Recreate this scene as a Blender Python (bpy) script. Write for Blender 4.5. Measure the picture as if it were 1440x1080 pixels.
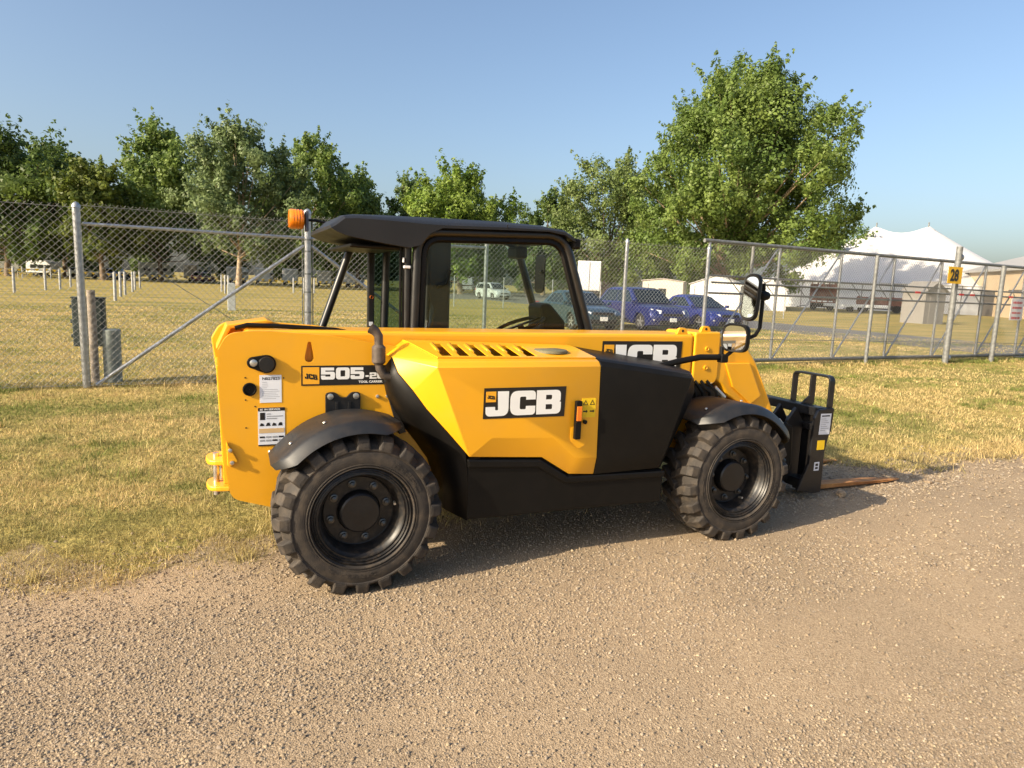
import bpy, bmesh, math, random
import numpy as np
from mathutils import Vector, Matrix

for o in list(bpy.data.objects):
    bpy.data.objects.remove(o)
SC = bpy.context.scene
COL = SC.collection
R = math.radians

# ------------------------------------------------------------------ camera
cam = bpy.data.cameras.new('camera')
cam.sensor_fit = 'HORIZONTAL'; cam.sensor_width = 36.0; cam.lens = 23.85
cam.clip_start = 0.05; cam.clip_end = 4000
camo = bpy.data.objects.new('camera', cam); COL.objects.link(camo)
yaw, pitch, roll = 0.4165, 0.1450, 0.0403
fw = Vector((math.sin(yaw)*math.cos(pitch), math.cos(yaw)*math.cos(pitch), -math.sin(pitch)))
rt = Vector((math.cos(yaw), -math.sin(yaw), 0)); up = rt.cross(fw)
r2 = rt*math.cos(roll) + up*math.sin(roll); u2 = -rt*math.sin(roll) + up*math.cos(roll)
M3 = Matrix((r2, u2, -fw)).transposed()
camo.matrix_world = Matrix.Translation((-0.6585, -3.2419, 1.5801)) @ M3.to_4x4()
SC.camera = camo

# ------------------------------------------------------------------ sky and sun
SUN_EL, SUN_AZ = 26.5, 11.0       # light travels towards +X, turned a little towards +Y
ldir = Vector((math.cos(R(SUN_EL))*math.cos(R(SUN_AZ)), math.cos(R(SUN_EL))*math.sin(R(SUN_AZ)), -math.sin(R(SUN_EL))))
world = bpy.data.worlds.new('World'); SC.world = world; world.use_nodes = True
wn = world.node_tree; wn.nodes.clear()
sky = wn.nodes.new('ShaderNodeTexSky'); sky.sky_type = 'NISHITA'; sky.sun_disc = False
sky.sun_elevation = R(SUN_EL)
src = -ldir
sky.sun_rotation = math.atan2(src.x, src.y)
sky.air_density = 1.0; sky.dust_density = 3.4; sky.ozone_density = 2.0; sky.altitude = 0
bg = wn.nodes.new('ShaderNodeBackground'); bg.inputs['Strength'].default_value = 0.118
wo = wn.nodes.new('ShaderNodeOutputWorld')
wn.links.new(sky.outputs[0], bg.inputs[0]); wn.links.new(bg.outputs[0], wo.inputs[0])
sun = bpy.data.lights.new('sun', 'SUN'); sun.energy = 4.7; sun.angle = R(0.6); sun.color = (1.0, 0.85, 0.63)
suno = bpy.data.objects.new('sun', sun); COL.objects.link(suno)
suno.rotation_euler = ldir.to_track_quat('-Z', 'Y').to_euler()
suno.location = (-20, -6, 15)
SC.view_settings.view_transform = 'Standard'; SC.view_settings.look = 'None'
SC.view_settings.exposure = 0.86; SC.view_settings.gamma = 1.0
SC.view_settings.use_curve_mapping = False

# ------------------------------------------------------------------ materials
MATS = {}
def mat(name, col, rough=0.5, metal=0.0, var=0.0, scale=8.0, bump=0.0, bscale=60.0, dust=0.0, coat=0.0, col2=None, spec=None):
    """Principled material; colour varied by object-space noise, optional dust towards +noise, fine bump."""
    if name in MATS: return MATS[name]
    m = bpy.data.materials.new(name); m.use_nodes = True
    nt = m.node_tree; b = nt.nodes['Principled BSDF']
    b.inputs['Base Color'].default_value = (*col, 1); b.inputs['Roughness'].default_value = rough
    b.inputs['Metallic'].default_value = metal
    if coat: b.inputs['Coat Weight'].default_value = coat; b.inputs['Coat Roughness'].default_value = 0.08
    if spec is not None: b.inputs['Specular IOR Level'].default_value = spec
    if var > 0 or bump > 0 or dust > 0 or col2:
        tc = nt.nodes.new('ShaderNodeTexCoord')
    if var > 0 or col2:
        n = nt.nodes.new('ShaderNodeTexNoise'); n.inputs['Scale'].default_value = scale; n.inputs['Detail'].default_value = 6
        nt.links.new(tc.outputs['Object'], n.inputs['Vector'])
        r = nt.nodes.new('ShaderNodeValToRGB')
        c2 = col2 if col2 else tuple(c*(1-var) for c in col)
        c1 = col if col2 else tuple(min(1, c*(1+var)) for c in col)
        r.color_ramp.elements[0].position = 0.35; r.color_ramp.elements[1].position = 0.68
        r.color_ramp.elements[0].color = (*c2, 1); r.color_ramp.elements[1].color = (*c1, 1)
        nt.links.new(n.outputs['Fac'], r.inputs['Fac'])
        last = r.outputs['Color']
        if dust > 0:
            n2 = nt.nodes.new('ShaderNodeTexNoise'); n2.inputs['Scale'].default_value = scale*2.7; n2.inputs['Detail'].default_value = 8
            nt.links.new(tc.outputs['Object'], n2.inputs['Vector'])
            mp = nt.nodes.new('ShaderNodeMapRange'); mp.inputs['From Min'].default_value = 0.45; mp.inputs['From Max'].default_value = 0.75
            mp.inputs['To Max'].default_value = dust
            nt.links.new(n2.outputs['Fac'], mp.inputs['Value'])
            mx = nt.nodes.new('ShaderNodeMix'); mx.data_type = 'RGBA'
            mx.inputs[7].default_value = (0.30, 0.22, 0.14, 1)
            nt.links.new(mp.outputs[0], mx.inputs[0]); nt.links.new(last, mx.inputs[6]); last = mx.outputs[2]
        nt.links.new(last, b.inputs['Base Color'])
        rr = nt.nodes.new('ShaderNodeMapRange'); rr.inputs['To Min'].default_value = max(0.02, rough*0.8); rr.inputs['To Max'].default_value = min(1, rough*1.25)
        nt.links.new(n.outputs['Fac'], rr.inputs['Value']); nt.links.new(rr.outputs[0], b.inputs['Roughness'])
    if bump > 0:
        n3 = nt.nodes.new('ShaderNodeTexNoise'); n3.inputs['Scale'].default_value = bscale; n3.inputs['Detail'].default_value = 4
        nt.links.new(tc.outputs['Object'], n3.inputs['Vector'])
        bp = nt.nodes.new('ShaderNodeBump'); bp.inputs['Strength'].default_value = bump; bp.inputs['Distance'].default_value = 0.01
        nt.links.new(n3.outputs['Fac'], bp.inputs['Height']); nt.links.new(bp.outputs[0], b.inputs['Normal'])
    MATS[name] = m
    return m

def mat_attr(name, rough=0.8, transl=0.0, spec=0.3):
    """colour from the per-corner attribute 'col'"""
    m = bpy.data.materials.new(name); m.use_nodes = True
    nt = m.node_tree; b = nt.nodes['Principled BSDF']
    a = nt.nodes.new('ShaderNodeAttribute'); a.attribute_name = 'col'
    nt.links.new(a.outputs['Color'], b.inputs['Base Color']); b.inputs['Roughness'].default_value = rough
    b.inputs['Specular IOR Level'].default_value = spec
    if transl > 0:
        t = nt.nodes.new('ShaderNodeBsdfTranslucent'); mx = nt.nodes.new('ShaderNodeMixShader')
        mx.inputs[0].default_value = transl
        nt.links.new(a.outputs['Color'], t.inputs['Color'])
        nt.links.new(b.outputs[0], mx.inputs[1]); nt.links.new(t.outputs[0], mx.inputs[2])
        nt.links.new(mx.outputs[0], nt.nodes['Material Output'].inputs['Surface'])
    MATS[name] = m
    return m

def mat_glass(name, tint=(0.90, 0.945, 0.92), refl=0.22, dark=0.0):
    m = bpy.data.materials.new(name); m.use_nodes = True
    nt = m.node_tree; nt.nodes.clear()
    o = nt.nodes.new('ShaderNodeOutputMaterial'); t = nt.nodes.new('ShaderNodeBsdfTransparent'); g = nt.nodes.new('ShaderNodeBsdfGlossy')
    t.inputs[0].default_value = (*tint, 1); g.inputs['Roughness'].default_value = 0.02
    g.inputs['Color'].default_value = (0.9, 0.9, 0.9, 1)
    lw = nt.nodes.new('ShaderNodeLayerWeight'); lw.inputs[0].default_value = 0.12
    mp = nt.nodes.new('ShaderNodeMapRange'); mp.inputs['To Min'].default_value = refl*0.1; mp.inputs['To Max'].default_value = 0.35
    nt.links.new(lw.outputs['Fresnel'], mp.inputs['Value'])
    mx = nt.nodes.new('ShaderNodeMixShader')
    nt.links.new(mp.outputs[0], mx.inputs[0]); nt.links.new(t.outputs[0], mx.inputs[1]); nt.links.new(g.outputs[0], mx.inputs[2])
    nt.links.new(mx.outputs[0], o.inputs[0])
    MATS[name] = m
    return m

YEL = mat('yellow_paint', (0.84, 0.395, 0.010), 0.36, var=0.03, scale=2.2, coat=0.3, dust=0.07, bump=0.012, bscale=220)
BLK = mat('black_plastic', (0.0050, 0.0045, 0.0040), 0.46, var=0.12, scale=5, bump=0.05, bscale=500, dust=0.006, spec=0.22)
BLKM = mat('black_metal', (0.010, 0.010, 0.011), 0.35, var=0.2, scale=20, dust=0.02)
ROOF = mat('roof_plastic', (0.013, 0.013, 0.014), 0.48, var=0.12, scale=6, bump=0.12, bscale=500, spec=0.4)
FEND = mat('fender_plastic', (0.013, 0.014, 0.016), 0.46, var=0.12, scale=5, bump=0.06, bscale=400, dust=0.05)
RUB = mat('tyre_rubber', (0.032, 0.026, 0.021), 0.72, var=0.22, scale=7, bump=0.2, bscale=160, dust=0.16)
RIM = mat('rim_black', (0.009, 0.009, 0.010), 0.42, var=0.2, scale=16, dust=0.12)
STEEL = mat('galvanised_steel', (0.42, 0.43, 0.44), 0.42, 0.75, var=0.18, scale=18)
ZINC = mat('zinc_bolt', (0.62, 0.60, 0.55), 0.35, 0.9, var=0.1, scale=40)
RUST = mat('rusty_steel', (0.56, 0.27, 0.085), 0.75, var=0.3, scale=16, bump=0.3, bscale=120, col2=(0.36, 0.145, 0.042))
EXH = mat('exhaust_steel', (0.10, 0.078, 0.062), 0.6, 0.3, var=0.3, scale=25, bump=0.1)
WHT = mat('white_vinyl', (0.82, 0.82, 0.80), 0.4, var=0.02)
PAPER = mat('sticker_paper', (0.74, 0.76, 0.80), 0.5, var=0.03)
INK = mat('dark_ink', (0.012, 0.010, 0.009), 0.4, var=0.02)
GREYINK = mat('grey_ink', (0.30, 0.31, 0.33), 0.5, var=0.05)
ORG = mat('orange_vinyl', (0.86, 0.40, 0.02), 0.4, var=0.03)
ORG2 = mat('latch_orange', (0.80, 0.20, 0.015), 0.4, var=0.05)
LENS = mat('amber_lens', (0.85, 0.22, 0.01), 0.15, var=0.08, scale=30, coat=0.5)
LABY = mat('warning_yellow', (0.80, 0.52, 0.01), 0.45, var=0.05)
GLASS = mat_glass('cab_glass')
TINT = mat_glass('tinted_glass', (0.42, 0.53, 0.49), 0.3)
MIRR = mat('mirror_glass', (0.62, 0.64, 0.65), 0.03, 1.0)
SEAT = mat('seat_vinyl', (0.012, 0.012, 0.013), 0.6, var=0.2, bump=0.1)

# ------------------------------------------------------------------ mesh helpers
class MB:
    def __init__(s): s.v = []; s.f = []
    def add(s, vs, fs):
        k = len(s.v); s.v += [tuple(v) for v in vs]; s.f += [tuple(i+k for i in f) for f in fs]; return s
    def box(s, c, d, rot=None):
        x, y, z = (q/2 for q in d)
        vs = [Vector((sx*x, sy*y, sz*z)) for sx in (-1, 1) for sy in (-1, 1) for sz in (-1, 1)]
        if rot is not None: vs = [rot @ v for v in vs]
        vs = [v + Vector(c) for v in vs]
        return s.add(vs, [(0,1,3,2),(4,6,7,5),(0,4,5,1),(2,3,7,6),(0,2,6,4),(1,5,7,3)])
    def span(s, a, b):
        return s.box([(p+q)/2 for p, q in zip(a, b)], [abs(q-p) for p, q in zip(a, b)])
    def prism(s, poly, y0, y1, axis='y'):
        """polygon (u,v) extruded; axis y: (x,z), axis x: (y,z), axis z: (x,y)"""
        def P(u, v, w): return {'y': (u, w, v), 'x': (w, u, v), 'z': (u, v, w)}[axis]
        n = len(poly)
        vs = [P(u, v, y0) for u, v in poly] + [P(u, v, y1) for u, v in poly]
        fs = [tuple(range(n)), tuple(range(2*n-1, n-1, -1))] + [(i, i+n, (i+1) % n+n, (i+1) % n) for i in range(n)]
        return s.add(vs, fs)
    def tube(s, pts, r, n=8, caps=True):
        pts = [Vector(p) for p in pts]; rs = r if isinstance(r, (list, tuple)) else [r]*len(pts)
        k = len(s.v); prev = None
        for i, p in enumerate(pts):
            t = (pts[min(i+1, len(pts)-1)] - pts[max(i-1, 0)]).normalized()
            if prev is None:
                a = t.orthogonal().normalized()
            else:
                a = (prev - t*prev.dot(t)).normalized()
            prev = a; b = t.cross(a)
            for j in range(n):
                th = 2*math.pi*j/n
                s.v.append(tuple(p + (a*math.cos(th)+b*math.sin(th))*rs[i]))
        for i in range(len(pts)-1):
            for j in range(n):
                s.f.append((k+i*n+j, k+i*n+(j+1) % n, k+(i+1)*n+(j+1) % n, k+(i+1)*n+j))
        if caps:
            s.f.append(tuple(k+j for j in range(n-1, -1, -1))); e = k+(len(pts)-1)*n
            s.f.append(tuple(e+j for j in range(n)))
        return s
    def lathe(s, prof, c=(0,0,0), axis='y', n=48, close=False):
        """prof: list of (w, r) along axis"""
        k = len(s.v); m = len(prof)
        for j in range(n):
            th = 2*math.pi*j/n; co, si = math.cos(th), math.sin(th)
            for w, r in prof:
                q = {'y': (r*co, w, r*si), 'z': (r*co, r*si, w), 'x': (w, r*co, r*si)}[axis]
                s.v.append(tuple(a+b for a, b in zip(q, c)))
        for j in range(n):
            for i in range(m if close else m-1):
                a = k+j*m+i; b = k+j*m+(i+1) % m; d = k+((j+1) % n)*m+i; e = k+((j+1) % n)*m+(i+1) % m
                s.f.append((a, d, e, b))
        return s
    def disc(s, c, r, h, axis='y', n=20):
        return s.lathe([(-h/2, 0.0005), (-h/2, r), (h/2, r), (h/2, 0.0005)], c, axis, n)
    def build(s, name, m, parent=None, smooth=None, bevel=0.0, seg=2, fix=True):
        me = bpy.data.meshes.new(name); me.from_pydata(s.v, [], s.f); me.update()
        if fix:
            bm = bmesh.new(); bm.from_mesh(me); bmesh.ops.recalc_face_normals(bm, faces=bm.faces); bm.to_mesh(me); bm.free()
        if smooth is not None:
            me.polygons.foreach_set('use_smooth', [True]*len(me.polygons)); me.set_sharp_from_angle(angle=R(smooth))
        me.materials.append(m)
        o = bpy.data.objects.new(name, me); COL.objects.link(o)
        if bevel:
            md = o.modifiers.new('bevel', 'BEVEL'); md.width = bevel; md.segments = seg; md.limit_method = 'ANGLE'; md.angle_limit = R(35)
            md.harden_normals = False
        if parent is not None: setp(o, parent)
        return o

def wmat(o):
    m = o.matrix_basis.copy()
    if o.parent is not None: m = wmat(o.parent) @ o.matrix_parent_inverse @ m
    return m
def setp(o, parent):
    """parent without moving"""
    o.parent = parent; o.matrix_parent_inverse = wmat(parent).inverted()
def tag(o, label, cat, group=None, kind=None):
    if label: o['label'] = label
    if cat: o['category'] = cat
    if group: o['group'] = group
    if kind: o['kind'] = kind
    return o
def empty(name, loc, rz=0):
    o = bpy.data.objects.new(name, None); COL.objects.link(o); o.location = loc; o.rotation_euler = (0, 0, rz)
    o.empty_display_size = 0.2
    return o
def copy_tree(o, parent=None):
    c = o.copy(); COL.objects.link(c)
    if parent is not None: c.parent = parent
    for ch in list(o.children): copy_tree(ch, c)
    return c

def rounded(pts, k=5):
    """closed polygon; each point (u,v[,radius]) -> corner arc"""
    out = []; n = len(pts)
    for i in range(n):
        p = Vector(pts[i][:2]); r = pts[i][2] if len(pts[i]) > 2 else 0
        if r <= 0: out.append((p.x, p.y)); continue
        a = Vector(pts[i-1][:2]) - p; b = Vector(pts[(i+1) % n][:2]) - p
        r1 = min(r, a.length*0.49, b.length*0.49)
        p1 = p + a.normalized()*r1; p2 = p + b.normalized()*r1
        for j in range(k+1):
            t = j/k; q = p1*(1-t)**2 + p*2*t*(1-t) + p2*t*t
            out.append((q.x, q.y))
    return out

def flat_shape(name, loops, m, org, ux, uy, parent=None, thick=0.0012):
    """filled 2D outline(s) (holes allowed) laid on the plane org + u*ux + v*uy, as a thin solid"""
    cu = bpy.data.curves.new(name, 'CURVE'); cu.dimensions = '2D'; cu.fill_mode = 'BOTH'; cu.extrude = thick/2
    for lp in loops:
        sp = cu.splines.new('POLY'); sp.points.add(len(lp)-1); sp.use_cyclic_u = True
        for q, (u, v) in zip(sp.points, lp): q.co = (u, v, 0, 1)
    return curve_to_mesh(name, cu, m, org, ux, uy, parent)
def curve_to_mesh(name, cu, m, org, ux, uy, parent=None):
    t = bpy.data.objects.new('tmp', cu); COL.objects.link(t)
    me = bpy.data.meshes.new_from_object(t); bpy.data.objects.remove(t)
    ux = Vector(ux); uy = Vector(uy); n = ux.cross(uy).normalized(); org = Vector(org)
    for v in me.vertices: v.co = org + ux*v.co.x + uy*v.co.y + n*v.co.z
    me.materials.clear(); me.materials.append(m); me.name = name
    o = bpy.data.objects.new(name, me); COL.objects.link(o)
    if parent is not None: setp(o, parent)
    return o
def text(name, body, m, org, ux, uy, size, parent=None, bold=0.0, shear=0.0, sx=1.0, thick=0.0012, align='LEFT', space=1.0):
    cu = bpy.data.curves.new(name, 'FONT'); cu.body = body; cu.size = size; cu.offset = bold; cu.shear = shear
    cu.extrude = thick/2; cu.align_x = align; cu.space_character = space; cu.resolution_u = 3
    return curve_to_mesh(name, cu, m, org, Vector(ux)*sx, uy, parent)

def rect(u0, v0, u1, v1): return [(u0, v0), (u1, v0), (u1, v1), (u0, v1)]

def np_mesh(name, verts, nper, m, cols=None, parent=None):
    """verts (N*nper,3): N separate polygons of nper corners; cols (N,3) one colour per polygon"""
    N = len(verts)//nper
    me = bpy.data.meshes.new(name)
    me.vertices.add(len(verts)); me.vertices.foreach_set('co', np.ascontiguousarray(verts, dtype=np.float32).ravel())
    me.loops.add(len(verts)); me.loops.foreach_set('vertex_index', np.arange(len(verts), dtype=np.int32))
    me.polygons.add(N); me.polygons.foreach_set('loop_start', np.arange(0, N*nper, nper, dtype=np.int32))
    if cols is not None:
        a = me.attributes.new('col', 'FLOAT_COLOR', 'FACE')
        a.data.foreach_set('color', np.concatenate([cols, np.ones((N, 1))], 1).astype(np.float32).ravel())
    me.update(); me.validate(); me.materials.append(m)
    o = bpy.data.objects.new(name, me); COL.objects.link(o)
    if parent is not None: setp(o, parent)
    return o
def np_mesh_idx(name, verts, tris, m, cols=None):
    me = bpy.data.meshes.new(name)
    me.vertices.add(len(verts)); me.vertices.foreach_set('co', np.ascontiguousarray(verts, dtype=np.float32).ravel())
    L = tris.size; N = len(tris)
    me.loops.add(L); me.loops.foreach_set('vertex_index', tris.astype(np.int32).ravel())
    me.polygons.add(N); me.polygons.foreach_set('loop_start', np.arange(0, L, tris.shape[1], dtype=np.int32))
    if cols is not None:
        a = me.attributes.new('col', 'FLOAT_COLOR', 'FACE')
        a.data.foreach_set('color', np.concatenate([cols, np.ones((N, 1))], 1).astype(np.float32).ravel())
    me.update(); me.validate(); me.materials.append(m)
    o = bpy.data.objects.new(name, me); COL.objects.link(o)
    return o

_rs = np.random.RandomState(5); _lat = _rs.rand(257, 257)
def vnoise(x, y):
    xi = np.floor(x).astype(int); yi = np.floor(y).astype(int); fx = x-xi; fy = y-yi
    fx = fx*fx*(3-2*fx); fy = fy*fy*(3-2*fy); a = xi % 256; b = yi % 256
    return (_lat[a, b]*(1-fx)+_lat[a+1, b]*fx)*(1-fy)+(_lat[a, b+1]*(1-fx)+_lat[a+1, b+1]*fx)*fy
def fbm(x, y, o=4):
    s = 0; a = 0.5; t = 0
    for k in range(o): s = s+a*vnoise(x*2**k+17*k, y*2**k+31*k); t += a; a *= 0.5
    return s/t
# ------------------------------------------------------------------ ground
def ground_material():
    m = bpy.data.materials.new('lawn_soil'); m.use_nodes = True; nt = m.node_tree; b = nt.nodes['Principled BSDF']
    b.inputs['Roughness'].default_value = 0.95; b.inputs['Specular IOR Level'].default_value = 0.1
    g = nt.nodes.new('ShaderNodeNewGeometry')
    def noise(sc, det=6, st=None):
        mp = nt.nodes.new('ShaderNodeMapping'); nt.links.new(g.outputs['Position'], mp.inputs['Vector'])
        if st: mp.inputs['Scale'].default_value = st
        n = nt.nodes.new('ShaderNodeTexNoise'); n.inputs['Scale'].default_value = sc; n.inputs['Detail'].default_value = det
        nt.links.new(mp.outputs[0], n.inputs['Vector']); return n.outputs['Fac']
    r1 = nt.nodes.new('ShaderNodeValToRGB'); e = r1.color_ramp.elements
    e[0].position = 0.36; e[0].color = (0.17, 0.18, 0.045, 1); e[1].position = 0.62; e[1].color = (0.46, 0.34, 0.11, 1)
    nt.links.new(noise(0.35, 8, (0.5, 1.6, 1)), r1.inputs['Fac'])
    r2 = nt.nodes.new('ShaderNodeValToRGB'); e = r2.color_ramp.elements
    e[0].position = 0.35; e[0].color = (0.10, 0.085, 0.028, 1); e[1].position = 0.65; e[1].color = (0.50, 0.37, 0.14, 1)  # dark end deepened: shade of the gaps between blades put into the soil colour
    nt.links.new(noise(9.0, 8, (1, 1, 1)), r2.inputs['Fac'])
    mx = nt.nodes.new('ShaderNodeMix'); mx.data_type = 'RGBA'; mx.inputs[0].default_value = 0.42
    nt.links.new(r1.outputs[0], mx.inputs[6]); nt.links.new(r2.outputs[0], mx.inputs[7])
    nt.links.new(mx.outputs[2], b.inputs['Base Color'])
    bp = nt.nodes.new('ShaderNodeBump'); bp.inputs['Strength'].default_value = 0.7; bp.inputs['Distance'].default_value = 0.05
    nt.links.new(noise(22.0, 8), bp.inputs['Height']); nt.links.new(bp.outputs[0], b.inputs['Normal'])
    return m
def gravel_material():
    m = bpy.data.materials.new('gravel_bed'); m.use_nodes = True; nt = m.node_tree; b = nt.nodes['Principled BSDF']
    b.inputs['Roughness'].default_value = 0.95; b.inputs['Specular IOR Level'].default_value = 0.15
    g = nt.nodes.new('ShaderNodeNewGeometry')
    v = nt.nodes.new('ShaderNodeTexVoronoi'); v.inputs['Scale'].default_value = 150
    nt.links.new(g.outputs['Position'], v.inputs['Vector'])
    hs = nt.nodes.new('ShaderNodeSeparateColor'); nt.links.new(v.outputs['Color'], hs.inputs[0])
    r1 = nt.nodes.new('ShaderNodeValToRGB'); e = r1.color_ramp.elements
    e[0].position = 0.0; e[0].color = (0.27, 0.205, 0.135, 1); e[1].position = 1.0; e[1].color = (0.43, 0.34, 0.235, 1)
    nt.links.new(hs.outputs[0], r1.inputs['Fac'])
    n = nt.nodes.new('ShaderNodeTexNoise'); n.inputs['Scale'].default_value = 0.9; n.inputs['Detail'].default_value = 7
    nt.links.new(g.outputs['Position'], n.inputs['Vector'])
    r2 = nt.nodes.new('ShaderNodeValToRGB'); e = r2.color_ramp.elements
    e[0].position = 0.3; e[0].color = (0.80, 0.78, 0.76, 1); e[1].position = 0.7; e[1].color = (1.1, 1.05, 0.98, 1)
    nt.links.new(n.outputs['Fac'], r2.inputs['Fac'])
    mx = nt.nodes.new('ShaderNodeMix'); mx.data_type = 'RGBA'; mx.blend_type = 'MULTIPLY'; mx.inputs[0].default_value = 1
    nt.links.new(r1.outputs[0], mx.inputs[6]); nt.links.new(r2.outputs[0], mx.inputs[7])
    nt.links.new(mx.outputs[2], b.inputs['Base Color'])
    bp = nt.nodes.new('ShaderNodeBump'); bp.inputs['Strength'].default_value = 0.55; bp.inputs['Distance'].default_value = 0.004
    bp.invert = True
    nt.links.new(v.outputs['Distance'], bp.inputs['Height']); nt.links.new(bp.outputs[0], b.inputs['Normal'])
    return m

g = MB().add([(-900, -300, 0), (1400, -300, 0), (1400, 1500, 0), (-900, 1500, 0)], [(0, 1, 2, 3)])
tag(g.build('ground', ground_material(), fix=False), None, None, kind='structure')

EX = np.array([-20, -4, -1.65, -1.2, -0.6, 0.3, 2.5, 4.0, 4.8, 6.0, 7.0, 9.0, 14, 30, 60.]); EY = np.array([0.55, 0.62, 0.62, 0.60, 0.68, 0.80, 0.95, 1.02, 1.08, 1.05, 0.95, 1.05, 1.1, 1.2, 1.3])
def edge(x): return np.interp(x, EX, EY) + (fbm(x*0.7+3, x*0+5.5, 3)-0.5)*0.7 + (fbm(x*3.1+7, x*0+1.5, 4)-0.5)*0.5 + (fbm(x*14+2, x*0+9.5, 3)-0.5)*0.16
xs = np.concatenate([np.arange(-20, 16, 0.025), np.arange(16, 60.1, 0.5)]); ys = edge(xs)
mb = MB(); n = len(xs)
mb.add([(x, y, 0.004) for x, y in zip(xs, ys)] + [(x, -14, 0.004) for x in xs], [(i, i+n, i+n+1, i+1) for i in range(n-1)])
tag(mb.build('gravel_road', gravel_material(), fix=False), None, None, kind='structure')

# bare verge where gravel thins out into the lawn
VERGE = mat('verge_dirt', (0.36, 0.28, 0.18), 0.95, var=0.3, scale=14, bump=0.6, bscale=70, col2=(0.22, 0.17, 0.085), spec=0.1)
xv = xs[xs < 16]; yv_ = edge(xv)+0.10+np.maximum(0, (fbm(xv*1.9+40, xv*0+3.3, 5)-0.40))*1.5
nv = len(xv); mb = MB()
mb.add([(x, y, 0.002) for x, y in zip(xv, yv_)] + [(x, y-0.6, 0.002) for x, y in zip(xv, edge(xv))], [(i, i+nv, i+nv+1, i+1) for i in range(nv-1)])
tag(mb.build('verge', VERGE, fix=False), None, None, kind='structure')

# asphalt lane beyond the gate and its branch
ASPH = mat('asphalt', (0.115, 0.112, 0.110), 0.9, var=0.2, scale=0.8, bump=0.3, bscale=40)
mb = MB().add([(21.6, -6, 0.006), (27.6, -6, 0.006), (28.4, 14, 0.006), (29.5, 30, 0.006), (32, 62, 0.006), (24.5, 66, 0.006), (22.6, 21, 0.006), (22.0, 15, 0.006)], [tuple(range(8))])
tag(mb.build('asphalt_lane', ASPH, fix=False), None, None, kind='structure')
mb = MB().add([(19, 60, 0.01), (32, 63, 0.01), (62, 100, 0.01), (75, 128, 0.01), (52, 118, 0.01), (34, 96, 0.01), (20, 74, 0.01)], [tuple(range(7))])
tag(mb.build('asphalt_branch', ASPH, fix=False), None, None, kind='structure')

CX, CY = -0.66, -3.24
# ---- loose gravel stones
rs = np.random.RandomState(11)
def stones(N, rmin, rmax, smin, smax, a0, a1, seedcol):
    th = rs.uniform(a0, a1, N); r = rmin*(rmax/rmin)**rs.rand(N)
    x = CX+r*np.sin(th); y = CY+r*np.cos(th)
    e = edge(x); lane = fbm(x*0.22+4, (y-0.06*x)*1.15+2.6, 4)+0.10*(fbm(x*2.2, y*4.0, 3)-0.5)*2; keep = (y < e-0.05+np.abs(rs.normal(0, 0.30, N))) & (rs.rand(N) < np.clip(0.40+(lane-0.42)*4.5, 0.20, 1)); x, y, r = x[keep], y[keep], r[keep]; N = len(x)
    s = rs.uniform(smin, smax, N)*rs.choice([0.6, 0.8, 1.0, 1.0, 1.35, 1.8], N)*np.clip(r/4.0, 0.75, 2.2)
    base = np.array([[1, 0, 0], [-1, 0, 0], [0, 1, 0], [0, -1, 0], [0, 0, 1], [0, 0, -1]], float)
    tri = np.array([[0, 2, 4], [2, 1, 4], [1, 3, 4], [3, 0, 4], [2, 0, 5], [1, 2, 5], [3, 1, 5], [0, 3, 5]])[:4]
    V = base[None]*rs.uniform(0.55, 1.25, (N, 6, 1)) + rs.normal(0, 0.12, (N, 6, 3))
    V[:, :, 2] *= 0.80
    ph = rs.uniform(0, 6.28, N); c, sn = np.cos(ph), np.sin(ph)
    X = V[:, :, 0]*c[:, None]-V[:, :, 1]*sn[:, None]; Y = V[:, :, 0]*sn[:, None]+V[:, :, 1]*c[:, None]
    V[:, :, 0] = X; V[:, :, 1] = Y
    V *= s[:, None, None]
    V[:, :, 0] += x[:, None]; V[:, :, 1] += y[:, None]; V[:, :, 2] += (0.004+0.22*s)[:, None]
    T = (tri[None]+6*np.arange(N)[:, None, None]).reshape(-1, 3)
    pal = np.array([[0.36, 0.28, 0.19], [0.31, 0.235, 0.155], [0.39, 0.315, 0.225], [0.25, 0.19, 0.13], [0.34, 0.275, 0.205], [0.40, 0.31, 0.20]])
    C = pal[rs.randint(0, 6, N)]*rs.uniform(0.75, 1.15, (N, 1))*(0.86+0.3*fbm(x*0.9, y*0.9))[:, None]
    return V.reshape(-1, 3), T, np.repeat(C, 4, 0)
A0, A1 = yaw-R(56), yaw+R(60)
V, T, C = stones(480000, 1.6, 14.0, 0.0027, 0.0070, A0, A1, 0)
STONE = mat_attr('gravel_stone', 0.9, 0, 0.15)
tag(np_mesh_idx('gravel_stones', V, T, STONE, C), 'loose tan gravel stones covering the road', 'gravel', kind='stuff')

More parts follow.
